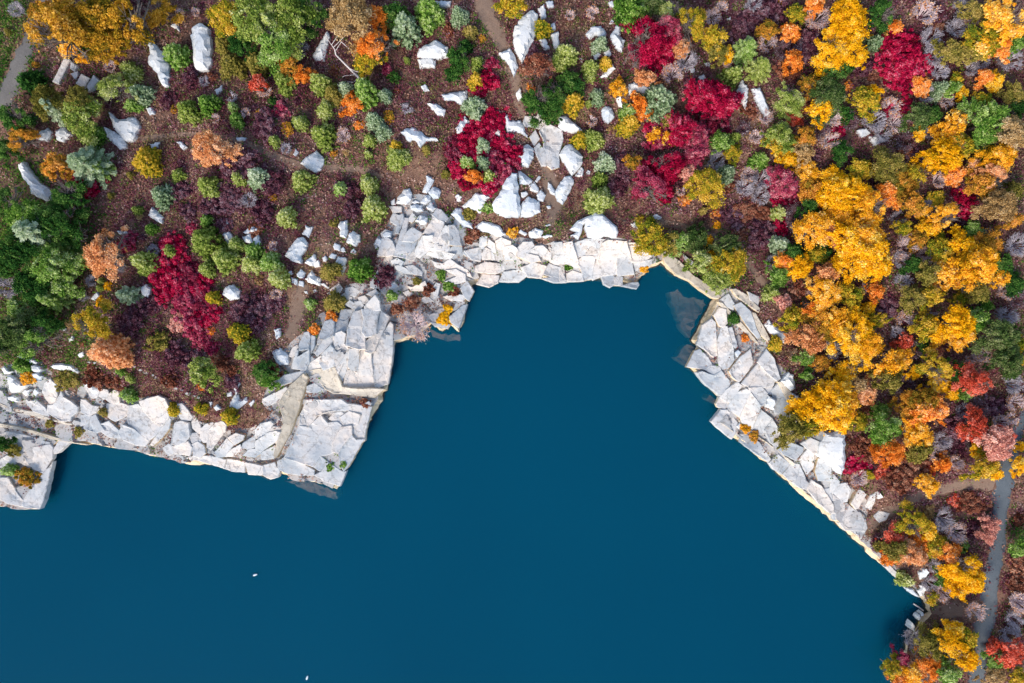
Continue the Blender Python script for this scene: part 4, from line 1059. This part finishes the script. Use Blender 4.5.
PLANTS = """
55,30,26,d,go 85,14,25,d,go 99,38,17,d,go 130,22,24,d,go 155,8,15,d,go 42,12,14,d,oo 68,46,12,d,yo 79,42,10,j,dg 175,55,12,j,g 28,80,15,j,dg 44,100,16,d,ol 76,102,14,d,ol
110,86,15,d,lg 128,70,13,j,lg 139,92,13,j,bg 132,104,7,j,g 76,114,17,d,lg 58,110,15,p,bg 92,135,14,j,g 12,116,14,d,dg 18,137,15,d,oo 4,150,10,d,dg 190,78,10,s,ma 168,100,9,s,ma
187,111,11,j,lg 206,103,15,j,g 208,147,20,d,po 225,15,18,d,yg 252,12,24,d,lg 289,15,22,d,lg 270,36,20,d,g 310,10,17,d,dg 240,40,14,d,dg 222,42,12,j,ol 229,63,13,j,ol 257,61,15,j,ol 300,50,10,w,gy
276,60,6,s,cr 287,64,11,d,oo 301,72,10,d,or 284,81,12,j,lg 258,83,8,d,ro 265,90,9,w,wp 272,102,6,s,dg 232,107,6,j,g 236,120,8,j,g 260,114,4,s,yo 265,126,14,s,ma 280,110,9,s,cp
299,122,10,j,lg 320,83,13,j,lg 332,95,11,j,ol 324,108,13,j,lg 345,88,10,j,bg 350,103,10,d,or 366,92,13,j,g 322,134,14,j,lg 344,136,9,w,wp 359,125,5,s,or 374,120,12,j,bg 369,140,8,j,lg 382,130,10,j,bg
350,18,20,d,ta 376,18,11,d,or 374,45,15,d,or 368,60,12,d,yg 392,12,13,d,dg 405,30,15,j,bg 428,13,16,j,g 459,16,11,j,bg 471,32,8,j,ol 458,55,12,d,dg 454,73,9,d,dg 465,46,8,j,dg 477,62,8,j,lg 475,80,8,j,yg 488,80,10,s,cr 492,64,6,s,cp 480,90,8,s,cr
474,107,13,j,bg 492,118,14,s,cr 470,130,14,s,cr 455,150,14,s,cd 460,166,12,s,cr 472,180,12,s,cr 488,183,12,s,cr 503,172,13,s,cp 510,155,12,s,cr 498,145,13,s,cr 485,130,14,s,cr 468,144,13,s,cr 476,152,12,s,cr 494,160,12,s,cp
467,162,10,j,g 484,163,10,j,bg 488,177,8,j,lg 475,177,8,d,or 482,145,9,j,bg 505,165,4,j,g 426,149,5,j,ol 446,173,5,j,ol 397,157,13,j,lg 368,183,11,j,lg 372,208,13,j,lg
385,95,10,j,bg 396,146,6,j,yg 387,70,6,s,cp 394,78,6,s,dg 515,3,12,d,yg 542,27,10,j,yg 539,64,13,d,ru 530,52,10,s,ma 531,89,5,s,or 538,101,14,d,dg 551,108,13,d,dg 556,62,9,j,lg
566,55,11,j,lg 571,83,12,d,dg 553,95,14,d,dg 573,102,11,j,yg 590,69,10,j,lg 600,43,10,j,bg 606,62,7,j,yg 619,88,8,d,yo 598,95,9,j,bg 628,124,12,j,yg 630,112,10,j,g 639,103,8,d,or 645,112,7,d,or 646,78,9,d,po 660,100,16,j,bg 667,120,8,j,ol 580,139,9,j,yg 594,138,12,j,lg
650,36,20,d,cr 660,55,17,s,cr 640,25,15,s,cr 666,30,13,d,cp 638,55,11,d,cp 628,10,14,d,g 641,4,12,d,g 656,5,11,d,gd 674,12,14,d,lg 692,22,17,d,yg 716,37,11,d,yg 716,48,10,d,ol 683,46,9,d,po 685,63,13,w,gy 672,75,10,w,wp 690,82,8,s,ma
663,132,16,s,cp 654,130,14,s,cr 681,130,16,d,cr 700,92,15,d,cr 716,95,18,d,cr 729,102,11,d,cr 711,123,17,s,cd 694,136,14,d,cp 656,136,7,d,yo 672,138,7,d,yo 658,173,19,s,cr 650,186,14,d,cp 669,164,15,d,cr 663,190,12,s,cr 694,151,14,d,cp 687,173,9,d,pk 634,161,10,d,oo
606,162,11,j,bg 600,179,8,j,lg 601,197,17,j,lg 622,165,12,s,ma 620,185,10,s,ma 684,200,7,s,or 708,184,15,d,yg 727,172,11,j,bg 653,237,17,d,yg 668,240,13,d,ol 682,240,11,d,g 674,249,8,j,g 698,238,12,d,gd 707,239,7,d,ye 710,256,8,d,ye 702,263,12,d,lg 720,276,14,d,lg 731,262,17,d,yg 729,248,14,d,gd
715,213,5,s,or 717,224,5,s,yo 747,49,14,p,g 761,68,16,p,lg 733,75,11,j,lg 742,28,14,s,ma 755,13,14,s,ma 775,9,13,s,ma 810,40,14,s,ma 803,54,11,s,ma 752,4,11,w,gy 816,20,14,w,wp 770,28,9,d,oo 790,32,8,d,or 779,3,6,s,ye 814,4,11,d,or 797,14,9,d,yg
851,13,18,d,ye 853,29,15,d,ye 836,48,18,d,ye 856,46,15,d,ye 840,68,12,d,dg 876,42,8,j,bg 886,11,15,d,dg 897,25,7,d,or 794,60,9,d,or 788,72,13,s,ru 793,97,14,d,lg 812,85,11,d,oo 832,94,15,d,gd 849,86,5,s,or 823,108,12,d,ye 869,99,14,d,yg 876,92,9,d,ye 794,117,9,s,ro 781,136,14,d,lg 778,147,7,d,ye 805,136,10,d,oo 735,137,6,j,lg 832,118,11,w,wp 836,132,9,s,cr 750,110,9,s,ru 765,118,9,w,wp
903,48,20,s,cr 896,64,16,s,cr 916,66,15,s,cr 903,81,14,s,cr 888,42,12,s,cr 901,108,12,s,cr 864,68,11,s,ma 890,107,10,w,wp 929,40,11,w,gy 923,15,13,w,wp 934,13,11,s,ma 949,50,11,d,ol 938,72,11,w,gy 925,83,8,d,or 938,90,10,j,bg 918,116,12,d,gd 896,123,12,w,wp 872,122,11,w,gy 880,135,9,w,gy
1008,18,20,d,yo 991,33,16,d,yg 1000,46,13,d,or 975,50,11,d,ol 978,9,11,d,ol 984,77,9,d,or 964,92,6,d,ye 982,99,8,d,yg 964,105,8,s,ma 995,118,18,d,g 956,123,14,d,yo 953,142,13,d,yo 1010,60,13,w,gy 1017,92,11,d,ol 1015,132,15,d,ta 970,70,9,w,gy 945,100,9,w,wp 955,30,11,w,gy 960,10,9,w,gy 1018,108,9,d,dg
852,190,20,d,ye 837,192,14,d,ye 863,168,12,d,yg 890,166,14,d,ol 918,175,10,d,yg 905,182,12,d,oo 890,192,12,d,or 872,206,16,d,yo 912,203,11,d,oo 839,217,14,d,yo 868,234,18,d,yo 852,240,17,d,ye 872,254,17,d,ye 857,263,16,d,ye 879,267,11,d,ye 833,232,12,d,po 828,274,11,d,po 825,250,9,d,dg 903,227,8,d,yg 905,247,15,w,wp 899,260,10,w,gy
945,155,16,d,ye 960,147,13,d,yg 930,158,9,d,ye 987,149,11,d,g 956,173,10,d,or 1004,155,15,d,yo 997,175,16,d,po 982,184,12,d,oo 964,197,10,s,cr 969,210,11,s,cr 949,215,13,d,yo 938,197,7,d,yg 936,182,9,w,wp 925,212,11,w,gy 1000,206,16,d,ta 1015,219,10,d,oo 993,239,13,d,oo 975,228,8,d,g 1017,245,14,w,gy 1006,263,12,d,dg 964,245,13,d,ye 978,263,18,d,yo 947,250,14,d,yg 951,272,13,d,yo 1000,278,10,d,yo 929,272,12,d,ol 918,239,9,d,oo 1015,190,10,d,ol 1018,285,9,d,dg
835,320,16,d,yo 857,325,17,d,ye 846,336,17,d,ye 868,342,16,d,yo 863,356,15,d,ye 890,362,14,d,yo 905,358,9,d,yo 890,380,12,d,ol 831,292,14,d,yo 877,291,9,d,or 888,307,12,s,ma 894,331,8,w,gy 906,341,8,d,ro 918,298,14,d,ol 934,296,11,d,yg 927,327,12,d,yg 956,323,18,d,ye 967,336,14,d,yo 940,336,10,d,yo 978,320,11,d,g 969,281,12,d,yo 978,292,10,d,ol 1004,316,11,w,gy 1000,336,16,d,gd 1008,362,14,d,gd 1019,360,7,d,yg 978,382,15,d,ro 969,358,7,w,wp 938,369,15,d,yg 940,384,11,d,ye 954,393,9,d,ye 923,402,14,d,oo 938,408,11,d,or 910,406,11,d,oo 870,393,11,d,po 857,386,10,d,ta 837,393,15,d,ye 835,411,18,d,ye 848,402,14,d,yo 1010,384,12,w,gy 995,406,13,s,ma 1015,402,11,w,wp 960,372,9,d,dg 880,320,9,d,yg
798,267,10,d,ye 780,274,9,d,g 785,261,9,d,or 772,294,9,j,lg 791,318,11,d,yg 798,316,7,d,ye 785,303,8,d,pk 776,344,8,j,yg 745,338,5,s,or 734,318,6,j,dg 807,357,9,d,g 822,364,10,d,oo 811,338,16,d,po 827,327,13,d,oo 794,357,9,w,ta 807,377,7,d,g 794,427,16,d,ol 809,424,14,d,yg 822,408,19,d,ye 800,290,10,s,ru 812,310,9,d,or
861,422,8,d,yg 885,428,14,d,g 923,411,14,d,or 923,435,16,d,yo 920,450,11,d,ol 892,453,15,d,or 863,450,14,s,ru 857,464,11,s,cr 882,470,8,s,ro 869,475,6,j,yg 929,470,9,s,ro 944,464,8,d,or 930,486,10,d,yo 978,426,14,d,ro 995,442,17,d,pk 1008,437,9,d,ro 975,450,7,d,ye 984,468,13,d,yg 997,472,8,d,ye 1021,466,9,d,ye 1021,447,5,d,ye 901,477,16,s,ru 918,466,14,s,ru 956,426,14,s,ma 960,448,10,s,ma 940,440,9,w,gy
916,525,13,d,yg 929,532,10,d,ye 894,538,12,d,ro 942,519,13,w,gy 956,532,14,w,wp 973,503,14,s,ru 995,525,10,d,pk 989,536,9,d,pk 956,501,7,s,ro 970,530,11,s,ma 896,550,13,d,ol 889,556,9,d,or 912,555,14,d,po 923,546,12,d,or 936,548,11,d,yg 951,555,11,d,or 967,572,18,d,ye 976,582,13,d,ye 958,588,11,d,ye 905,580,10,j,lg 931,597,7,d,yg 929,583,9,w,gy 934,566,9,w,gy 973,610,11,w,wp
960,649,17,d,ye 967,660,14,d,ye 956,632,12,d,ye 966,640,12,d,yg 934,651,16,d,ol 918,645,13,w,gy 910,636,10,w,gy 902,658,8,d,cp 892,669,11,d,yg 912,676,12,d,yo 931,673,14,d,or 951,675,12,d,g 899,681,9,d,or 1015,656,12,d,ro 1015,600,14,w,wp 1010,636,12,w,gy 1000,662,9,d,g 995,645,7,s,ro 997,678,10,d,ta 1019,678,9,d,yg 1019,566,14,s,ru 1021,548,10,d,g 1017,583,12,s,ru 1012,618,10,w,gy 1020,520,9,s,ru
761,160,10,j,g 777,144,10,d,yg 790,158,10,d,ye 803,151,10,d,ta 810,171,11,d,yo 785,182,15,d,cp 777,199,11,s,cr 792,197,10,s,cd 779,212,9,j,lg 781,226,9,s,cr 781,245,11,j,bg 812,188,12,d,oo 820,199,9,d,or 810,208,9,d,dg 820,228,19,d,yo 803,265,12,d,ye 783,263,9,d,ye 779,274,10,d,g 794,254,10,d,dg 820,254,9,d,yg 744,188,11,w,gy 759,197,9,w,gy 746,210,14,s,ru 733,217,11,s,ma 761,234,16,s,ma 740,235,9,s,ru 765,214,10,s,ru
143,157,16,j,yg 86,163,21,p,bg 98,168,14,p,g 55,168,13,d,oo 64,193,15,d,dg 90,186,13,s,cr 72,175,7,s,cr 160,195,14,j,bg 178,175,8,j,lg 151,229,6,j,g 191,228,6,s,cp 101,251,21,d,po 127,243,10,s,cp 143,263,14,j,lg 108,286,5,s,ye 127,295,12,p,bg 197,241,9,j,lg 171,251,8,j,lg
173,248,15,s,cr 167,272,18,s,cr 187,276,17,s,cd 176,285,16,s,cr 187,300,16,s,cp 163,292,11,s,cr 193,325,11,s,cp 180,322,10,s,pk 200,285,15,s,cr 206,300,13,s,cd 200,320,11,s,cr 212,314,10,s,cr 212,347,7,s,cp 200,338,10,s,cp 211,331,5,s,or
20,215,20,d,g 50,222,19,d,dg 15,250,20,d,dg 45,262,19,d,g 72,232,13,d,dg 28,282,18,d,dg 62,285,14,d,g 68,262,12,d,g 36,232,22,p,bg 61,247,13,p,g 53,299,17,p,g 16,307,11,d,g 11,288,13,w,gy 28,342,18,d,g 12,330,16,d,gd 44,327,14,d,dg 5,262,14,d,dg 92,324,17,d,yg 105,348,20,j,po 101,302,5,s,ye 120,371,6,j,g 127,396,9,j,g 102,413,6,j,ol 173,410,7,j,yg 28,378,9,s,yo 20,366,8,j,g 66,380,11,s,ol 4,200,14,d,dg 4,345,14,d,gd
28,477,12,s,oo 7,471,8,j,g 3,444,9,d,dg 13,450,7,s,ol 50,423,5,s,ol 79,432,5,s,ol
239,333,14,j,yg 247,351,12,j,lg 202,373,13,d,lg 202,387,5,s,or 268,382,9,d,g 261,371,10,d,dg 275,372,7,s,ru 310,304,7,j,g 333,303,12,j,ol 331,317,6,s,or 314,330,6,s,or 200,409,7,j,yg 228,416,9,j,yg 279,278,11,j,lg 213,298,8,j,yg
206,186,11,j,lg 238,177,9,j,lg 256,177,13,j,bg 206,220,7,j,g 302,180,12,j,lg 339,188,8,j,g 286,217,11,j,lg 205,241,16,j,lg 205,268,12,j,lg 225,258,13,j,lg 236,245,9,j,lg 249,262,12,j,lg 253,251,9,j,g 269,262,10,j,g 329,271,12,j,ol 359,267,18,j,g 334,223,5,s,ol 250,200,9,w,gy
239,164,18,s,ma 268,182,14,s,ma 230,198,14,s,ma 213,206,13,s,ma 262,212,13,s,ma 246,310,18,s,ma 268,306,13,s,ma 252,326,13,s,ma 193,362,14,s,ma 132,320,15,s,ma 158,342,14,s,ol 176,355,13,s,ma 95,377,13,s,ru 114,382,10,s,ru 150,305,10,s,ma 345,190,10,s,ma 352,210,10,s,ma 180,190,11,s,ma 188,212,10,s,ma 225,225,9,s,ma 255,230,8,s,ru 170,380,9,s,ru 232,382,9,s,ma 222,362,9,s,ru
414,325,17,w,wp 444,319,7,s,ye 448,309,5,s,ye 441,275,6,s,g 449,286,6,s,g 391,295,6,j,g 417,281,5,s,ol 386,274,11,s,ma 381,282,8,s,ma 454,290,6,s,ru 413,303,8,s,ru 397,309,7,s,ru 428,290,6,s,ru 513,233,6,s,yo 569,267,4,s,g 470,213,7,s,ol 487,208,6,s,g 644,268,5,s,yo 474,232,8,s,ru 468,238,6,s,ru 736,318,5,s,dg 745,428,6,s,yo 754,436,5,s,oo 343,465,4,s,g 330,467,5,s,g 365,403,6,s,ru
"""
def setmat(o, m):
    o.material_slots[0].link = 'OBJECT'; o.material_slots[0].material = m
for key in LIB:
    for cm, tm, hc in LIB[key]: cm.materials.append(LM['g'])
COVER = []     # crown footprints (world x, y, r)
pr = random.Random(21)
_ex = [tuple(map(float, t.split(',')[:3])) for t in PLANTS.split()]
_rk = [(np.mean([p[0] for p in q]), np.mean([p[1] for p in q]), max(math.dist(q[0], p) for p in q)*.6) for q in ROCKPX]
fill = []; fr = random.Random(77)
for _ in range(9000):
    a, b = fr.uniform(4, 1020), fr.uniform(4, 676)
    east = a > 705
    if len(fill) > 210: break
    r = fr.choice((6, 7, 8, 9, 11)) if east else fr.choice((4, 4, 5, 6))
    if not east and (fr.random() > .25 or b > 395): continue
    if any((a-c)**2+(b-d)**2 < (e+r*.35)**2 for c, d, e in _ex) or (b > 400 and a < 820): continue
    x, y, _z = at(a, b, .5)
    if not inpoly(np.array([x]), np.array([y]), LAND)[0] or inpoly(np.array([x]), np.array([y]), LEDGE)[0]: continue
    if any((a-c)**2+(b-d)**2 < (e+r*.35)**2 for c, d, e in _ex) or any((a-c)**2+(b-d)**2 < (e+r)**2 for c, d, e in _rk): continue
    if any(((cx[:, 0]-x)**2+(cx[:, 1]-y)**2 < (hw+r*K0)**2).any() for cx, hw in PATHMASK): continue
    if not east and ((a-330)**2+(b-235)**2 < 50**2 or (a-420)**2+(b-170)**2 < 40**2 or (a-560)**2+(b-205)**2 < 50**2): continue
    kd, pal = fr.choice((('w','gy'),('w','gy'),('w','wp'),('w','wp'),('w','ma'),('s','ru'),('s','ma'),('d','ye'),('d','g'),('d','yg'),('s','ta'),('d','dg'))) if east else fr.choice((('s','ma'),('s','ru'),('w','gy'),('j','lg'),('j','ol'),('s','ta'),('w','wp'),('s','oo')))
    if kd == 'w': r += 2
    fill.append(f'{a:.0f},{b:.0f},{r},{kd},{pal}'); _ex.append((a, b, r))
for tok in PLANTS.split() + fill:
    px, py, rp, kd, pal = tok.split(','); px = float(px); py = float(py); rp = float(rp)
    r = rp*K0*.95*(1.03 if kd == 'd' and px > 700 else 1)*{'j': .93, 'p': 1.05, 'd': 1.04, 's': 1.12 if pal[0] == 'c' else 1.04, 'w': 1.1}[kd]*pr.uniform(.9, 1.08)
    si = 0 if r < .95 else 1 if r < 1.6 else 2
    cm, tm, hc = pr.choice(LIB[kd, si]); s = r/SIZES[si]
    x, y, z = at(px, py, hc*s)
    nm, noun, grp, cat = NAMES[kd] if not (kd == 'j' and pal == 'po') else ('autumn_bush', 'rounded bush', 'broad-leaved bushes round the quarry', 'bush')
    root = link(nm, None); root.location = (x, y, z); root.rotation_euler = (0, 0, pr.uniform(0, 6.28)); root.scale = (s*pr.uniform(.9, 1.1), s*pr.uniform(.85, 1.12), s*pr.uniform(.8, 1.2))
    o = link(cm.name.split('.')[0], cm, root); 
    setmat(o, LM[pal] if kd != 'w' else LM['po' if pal in ('wp', 'ta') else 'gy'])
    o2 = link(tm.name.split('.')[0], tm, root)
    if kd == 'w': setmat(o2, M_TWIG.get(pal, M_TWIG['gy']))
    COVER.append((x, y, r))
    sz = 'tiny' if rp < 7 else 'small' if rp < 10.5 else 'mid-sized' if rp < 15 else 'large'
    THINGS.append((root, px, py, f'{sz} {PAL[pal][1]}', noun, grp, cat))

# fallen bleached tree, upper middle-left
def P3(a, b, dz):
    X, Y = 180+a/4.555, b/4.555; x, y, z = at(X, Y, dz); return np.array((x, y, z+dz))
ft = link('fallen_tree', None, label='bleached dead tree leaning over the maroon heath with forked top', category='dead tree')
b0 = P3(820, 360, .2); ft.location = b0
pp = [P3(820,360,.2), P3(770,310,.6), P3(710,250,1.1), P3(705,225,1.4), P3(680,190,1.7)]; wd = (.16, .12, .09, .07, .03)
link('trunk', tubes('trunk', [(pp[i]-b0, pp[i+1]-b0, wd[i], wd[i+1]) for i in range(4)], M_BLEACH), ft)
for q in ([(710,230,1.4),(735,190,1.7),(770,222,1.9)], [(700,215,1.5),(745,170,1.8)], [(680,190,1.7),(665,165,1.9)], [(690,205,1.6),(720,160,1.9)], [(800,340,.3),(750,345,.5),(738,352,.5)], [(815,350,.3),(790,375,.4),(760,372,.4)], [(770,310,.6),(800,325,.9),(825,330,.9)]):
    c = [P3(*t)-b0 for t in q]; link('branch', tubes('branch', [(c[i], c[i+1], .05, .03) for i in range(len(c)-1)], M_BLEACH, 4), ft)
# pale log at the landing, two specks afloat
lx, ly = unp(914, 604, .2); lx2, ly2 = unp(924, 611, .3)
lg = link('driftwood_log', tubes('driftwood_log', [((0, 0, .05), ((lx2-lx)/2, (ly2-ly)/2+.03, .13), .09, .10), (((lx2-lx)/2, (ly2-ly)/2+.03, .13), (lx2-lx, ly2-ly, .2), .10, .07)], M_BLEACH, 7), label='pale straight log lying half in the water by the dirt landing', category='log'); lg.location = (lx, ly, 0)
M_GULL = plain('white_feathers', 'f2f2f0')
def gull(px, py, rz, label):
    x, y = unp(px, py, .1); bm = bmesh.new(); bmesh.ops.create_uvsphere(bm, u_segments=12, v_segments=8, radius=.2)
    for v in bm.verts:
        t = v.co.x/.2; v.co.x *= 1.25; v.co.y *= .55*(1-.25*t); v.co.z = v.co.z*.5 + (.06*max(0, -t)**2)
    g2 = bmesh.ops.create_uvsphere(bm, u_segments=8, v_segments=6, radius=.07)
    for v in g2['verts']: v.co += Vector((.24, 0, .12))
    me = bpy.data.meshes.new('floating_bird'); bm.to_mesh(me); bm.free(); me.materials.append(M_GULL)
    for p in me.polygons: p.use_smooth = True
    o = link('floating_bird', me, label=label, category='bird', group='white specks afloat on the water'); o.location = (x, y, .04); o.rotation_euler = (0, 0, rz)
gull(255, 575, .3, 'tiny white bird-like speck afloat in the middle of open water')
gull(307, 678, 1.2, 'tiny white bird-like speck afloat at the bottom edge')

# ------------------------------------------------------------------ ground cover (uncountable)
def cover(name, n, fn, mat, size, per, h, label, cat, spread=.22, flat=.5):
    n = int(n*1.32); x = rng.uniform(-70, 70, n); y = rng.uniform(-46, 50, n); k = inpoly(x, y, LAND); x = x[k]; y = y[k]
    w = fn(x, y); k = rng.random(len(x)) < w; x = x[k]; y = y[k]
    bad = np.zeros(len(x), bool)
    for pw, free in ROCKMASK:
        q = np.array(pw); m = (x > q[:, 0].min()) & (x < q[:, 0].max()) & (y > q[:, 1].min()) & (y < q[:, 1].max())
        if m.any(): i = np.where(m)[0]; bad[i] |= inpoly(x[i], y[i], pw)
    for cx, hw in PATHMASK:
        for i in range(0, len(cx)): bad |= (x-cx[i, 0])**2+(y-cx[i, 1])**2 < (hw[i]*1.0)**2*rng.uniform(.15, 1.1, len(x))
    x = x[~bad]; y = y[~bad]; z = ground(x, y); m = len(x)
    tv = rng.random(m)
    ox = rng.normal(size=(m, per))*spread; oy = rng.normal(size=(m, per))*spread; oz = rng.random((m, per))**1.5*h
    P = np.stack([x[:, None]+ox, y[:, None]+oy, z[:, None]+.07+oz], -1).reshape(-1, 3)
    N = rng.normal(size=(m*per, 3))*flat+np.array([0, 0, 1.]); pn = .5+.5*np.sin(x*.55+2*np.sin(y*.31))*np.sin(y*.62+1.7*np.sin(x*.27)); v = (.35*tv[:, None]+.25*pn[:, None]+.4*rng.random((m, per))).ravel()
    k = inpoly(P[:, 0], P[:, 1], LAND); P = P[k]; N = N[k]; v = v[k]
    me = leafmesh(name, P, N, rng.uniform(size[0], size[1], len(P)), 1.6, v); me.materials.append(mat)
    link(name, me, kind='stuff', label=label, category=cat)
def pxof(x, y):
    z = ground(x, y); s = K0*(CAMH-z)/CAMH; return 512+x/s, 341.5-y/s
def blob(px, py, lst):
    o = np.zeros(len(px))
    for a, b, r in lst: o = np.maximum(o, np.exp(-(((px-a)**2+(py-b)**2)/r**2)))
    return o
HEATH = [(240,165,38),(262,205,35),(215,205,30),(250,315,35),(190,365,25),(140,320,30),(170,350,28),(265,125,22),(190,90,22),(320,110,30),(330,40,25),(345,195,20),(390,278,16),(535,55,22),(625,175,24),(740,30,40),(790,40,40),(800,60,25),(690,70,25),(760,230,32),(735,215,25),(880,130,30),(930,60,30),(930,20,25),(890,310,20),(960,430,30),(920,470,30),(970,520,30),(1015,590,40),(850,460,22),(790,190,25),(870,70,22),(970,200,30),(930,240,25)]
GRASS = [(6,25,42),(0,62,38),(14,6,26),(-20,30,60),(20,230,60),(40,310,40),(10,340,40),(80,340,20),(75,360,22),(60,250,40),(1010,340,20),(1018,530,14),(30,180,25),(490,25,14),(715,265,30)]
def w_l(x, y):
    px, py = pxof(x, y); return np.clip(.85 - .5*blob(px, py, HEATH) - .85*blob(px, py, GRASS) - .55*inpoly(x, y, LEDGE) - .35*blob(px, py, [(420,165,40),(560,205,45),(330,235,35),(300,310,25),(540,225,40)]), 0, 1)
def patch(x, y): return .5+.5*np.sin(x*.33+1.9*np.sin(y*.21+.5))*np.sin(y*.37+1.6*np.sin(x*.24+1))
def w_h(x, y):
    px, py = pxof(x, y); return np.clip((.12+.8*patch(x, y)+.1*(px > 700) + .9*blob(px, py, HEATH) - .8*blob(px, py, GRASS))*(1-.9*inpoly(x, y, LEDGE)) - .3*blob(px, py, [(420,165,40),(560,205,45),(330,235,35),(300,310,25),(540,225,40)]), 0, 1)
def w_g(x, y):  # grassy clearings
    px, py = pxof(x, y); return np.clip((.03+.4*np.clip(.45-patch(x+7, y-4), 0, 1)+.9*blob(px, py, GRASS))*(1-.6*inpoly(x, y, LEDGE)), 0, 1)
M_LITTER = leaf_mat('fallen_leaves', ['4a2c24','8c6252','be9884','ead2c4'])
M_HEATH = leaf_mat('heath_twigs', ['34161e','682e3e','965e68','ccb0b0'])
M_GRASS = leaf_mat('rough_grass', ['1c3c16','3a6626','6c8838','9c9c54'])
cover('leaf_litter', 70000, w_l, M_LITTER, (.08, .2), 7, .16, 'brown fallen leaves and dry brush over the ground', 'leaf litter', .3)
cover('heath_brush', 80000, w_h, M_HEATH, (.07, .17), 9, .5, 'mauve and maroon low heath brush between the bushes', 'heath', .22, .9)
cover('rough_grass', 110000, w_g, M_GRASS, (.09, .2), 8, .32, 'green rough grass in the clearings', 'grass', .25, .8)

M_STRAW = leaf_mat('dry_straw', ['6c5a3c','96825a','c0aa80','dcccaa']); M_SEEDL = leaf_mat('seedlings', ['2e4420','5a7434','94984c','c89c50'])
def w_s(x, y):
    px, py = pxof(x, y); q = np.sin(x*.4+1.5*np.sin(y*.23))*np.sin(y*.46+2*np.sin(x*.19)); return np.clip((q-.1)*1.8, 0, 1)*(1-.85*inpoly(x, y, LEDGE))*(1-.6*blob(px, py, HEATH))
def w_e(x, y):
    px, py = pxof(x, y); q = np.sin(x*.7+2*np.sin(y*.4))*np.sin(y*.8+1.5*np.sin(x*.5)); return np.clip(.10+.35*(q > .3), 0, 1)*(1-.7*inpoly(x, y, LEDGE))
cover('dry_grass', 60000, w_s, M_STRAW, (.06, .15), 7, .25, 'straw coloured dry grass in patches over the heath', 'dry grass', .22, .9)
cover('seedling_undergrowth', 9000, w_e, M_SEEDL, (.06, .14), 22, .35, 'sparse small green undergrowth sprinkled over the heath', 'undergrowth', .2, .8)

# ------------------------------------------------------------------ labels that single each thing out
LAND_MARKS = [(75,25,'the golden tree at top left'),(80,78,'the cut granite blocks'),(199,47,'the long oval boulder'),(340,60,'the fallen bleached tree'),(432,52,'the twin top boulder'),
 (526,45,'the tall top outcrop'),(480,155,'the crimson ring thicket'),(550,145,'the broad white rock jumble'),(650,40,'the crimson tree near the top'),(660,175,'the footpath crimson thicket'),(712,110,'the stone line crimson tree'),
 (755,60,'the pair of spiky pines'),(848,35,'the yellow tree at top right'),(903,65,'the right crimson patch'),(1000,28,'the top right corner'),(860,215,'the golden grove at right'),(855,335,'the lower golden grove'),
 (903,250,'the bare branching shrub'),(970,255,'the right edge golden tree'),(958,325,'the middle right yellow tree'),(990,440,'the roadside coral tree'),(967,575,'the roadside yellow tree'),(955,648,'the bottom right corner'),
 (895,550,'the rim orange tree'),(833,455,'the big triangular slab'),(715,258,'the cove green thicket'),(612,223,'the wide pale dome rock'),(510,205,'the great triangular boulder'),(359,267,'the dense block-side bush'),(297,250,'the arched white boulder'),
 (187,288,'the left crimson thicket'),(101,251,'the peach tree at left'),(105,348,'the round golden tree at left'),(33,180,'the far left outcrop'),(122,130,'the split white rock'),(155,415,'the cracked dome on the rim'),(25,475,'the low ledge at far left'),
 (208,147,'the rusty peach tree'),(414,325,'the waterline pink shrub'),(740,360,'the right hand slab terrace'),(320,345,'the stepped ledges')]
groups = {}
for t in THINGS:
    o, px, py, look, noun, grp, cat = t
    d = [((px-a)**2+(py-b)**2, a, b, w) for a, b, w in LAND_MARKS]; d0, a, b, w = min(d)
    dist = math.sqrt(d0); dx, dy = px-a, py-b
    if dist < 9: dr = 'at'
    else:
        ang = math.degrees(math.atan2(-dy, dx)) % 360
        dr = ['right of','upper right of','above','upper left of','left of','lower left of','below','lower right of'][int(((ang+22.5) % 360)//45)]
    groups.setdefault((look, noun, dr, w), []).append((dist, t))
ORD = ['nearest','second nearest','third nearest','fourth nearest','fifth nearest','sixth nearest','seventh nearest','eighth nearest','ninth nearest','tenth nearest']
for (look, noun, dr, w), lst in groups.items():
    lst.sort(key=lambda q: q[0])
    for i, (_, t) in enumerate(lst):
        lab = f'{look} {noun} {dr} {w}' + (f', {ORD[min(i, 9)]}' if len(lst) > 1 else '')
        t[0]['label'] = lab; t[0]['category'] = t[6]; t[0]['group'] = t[5]
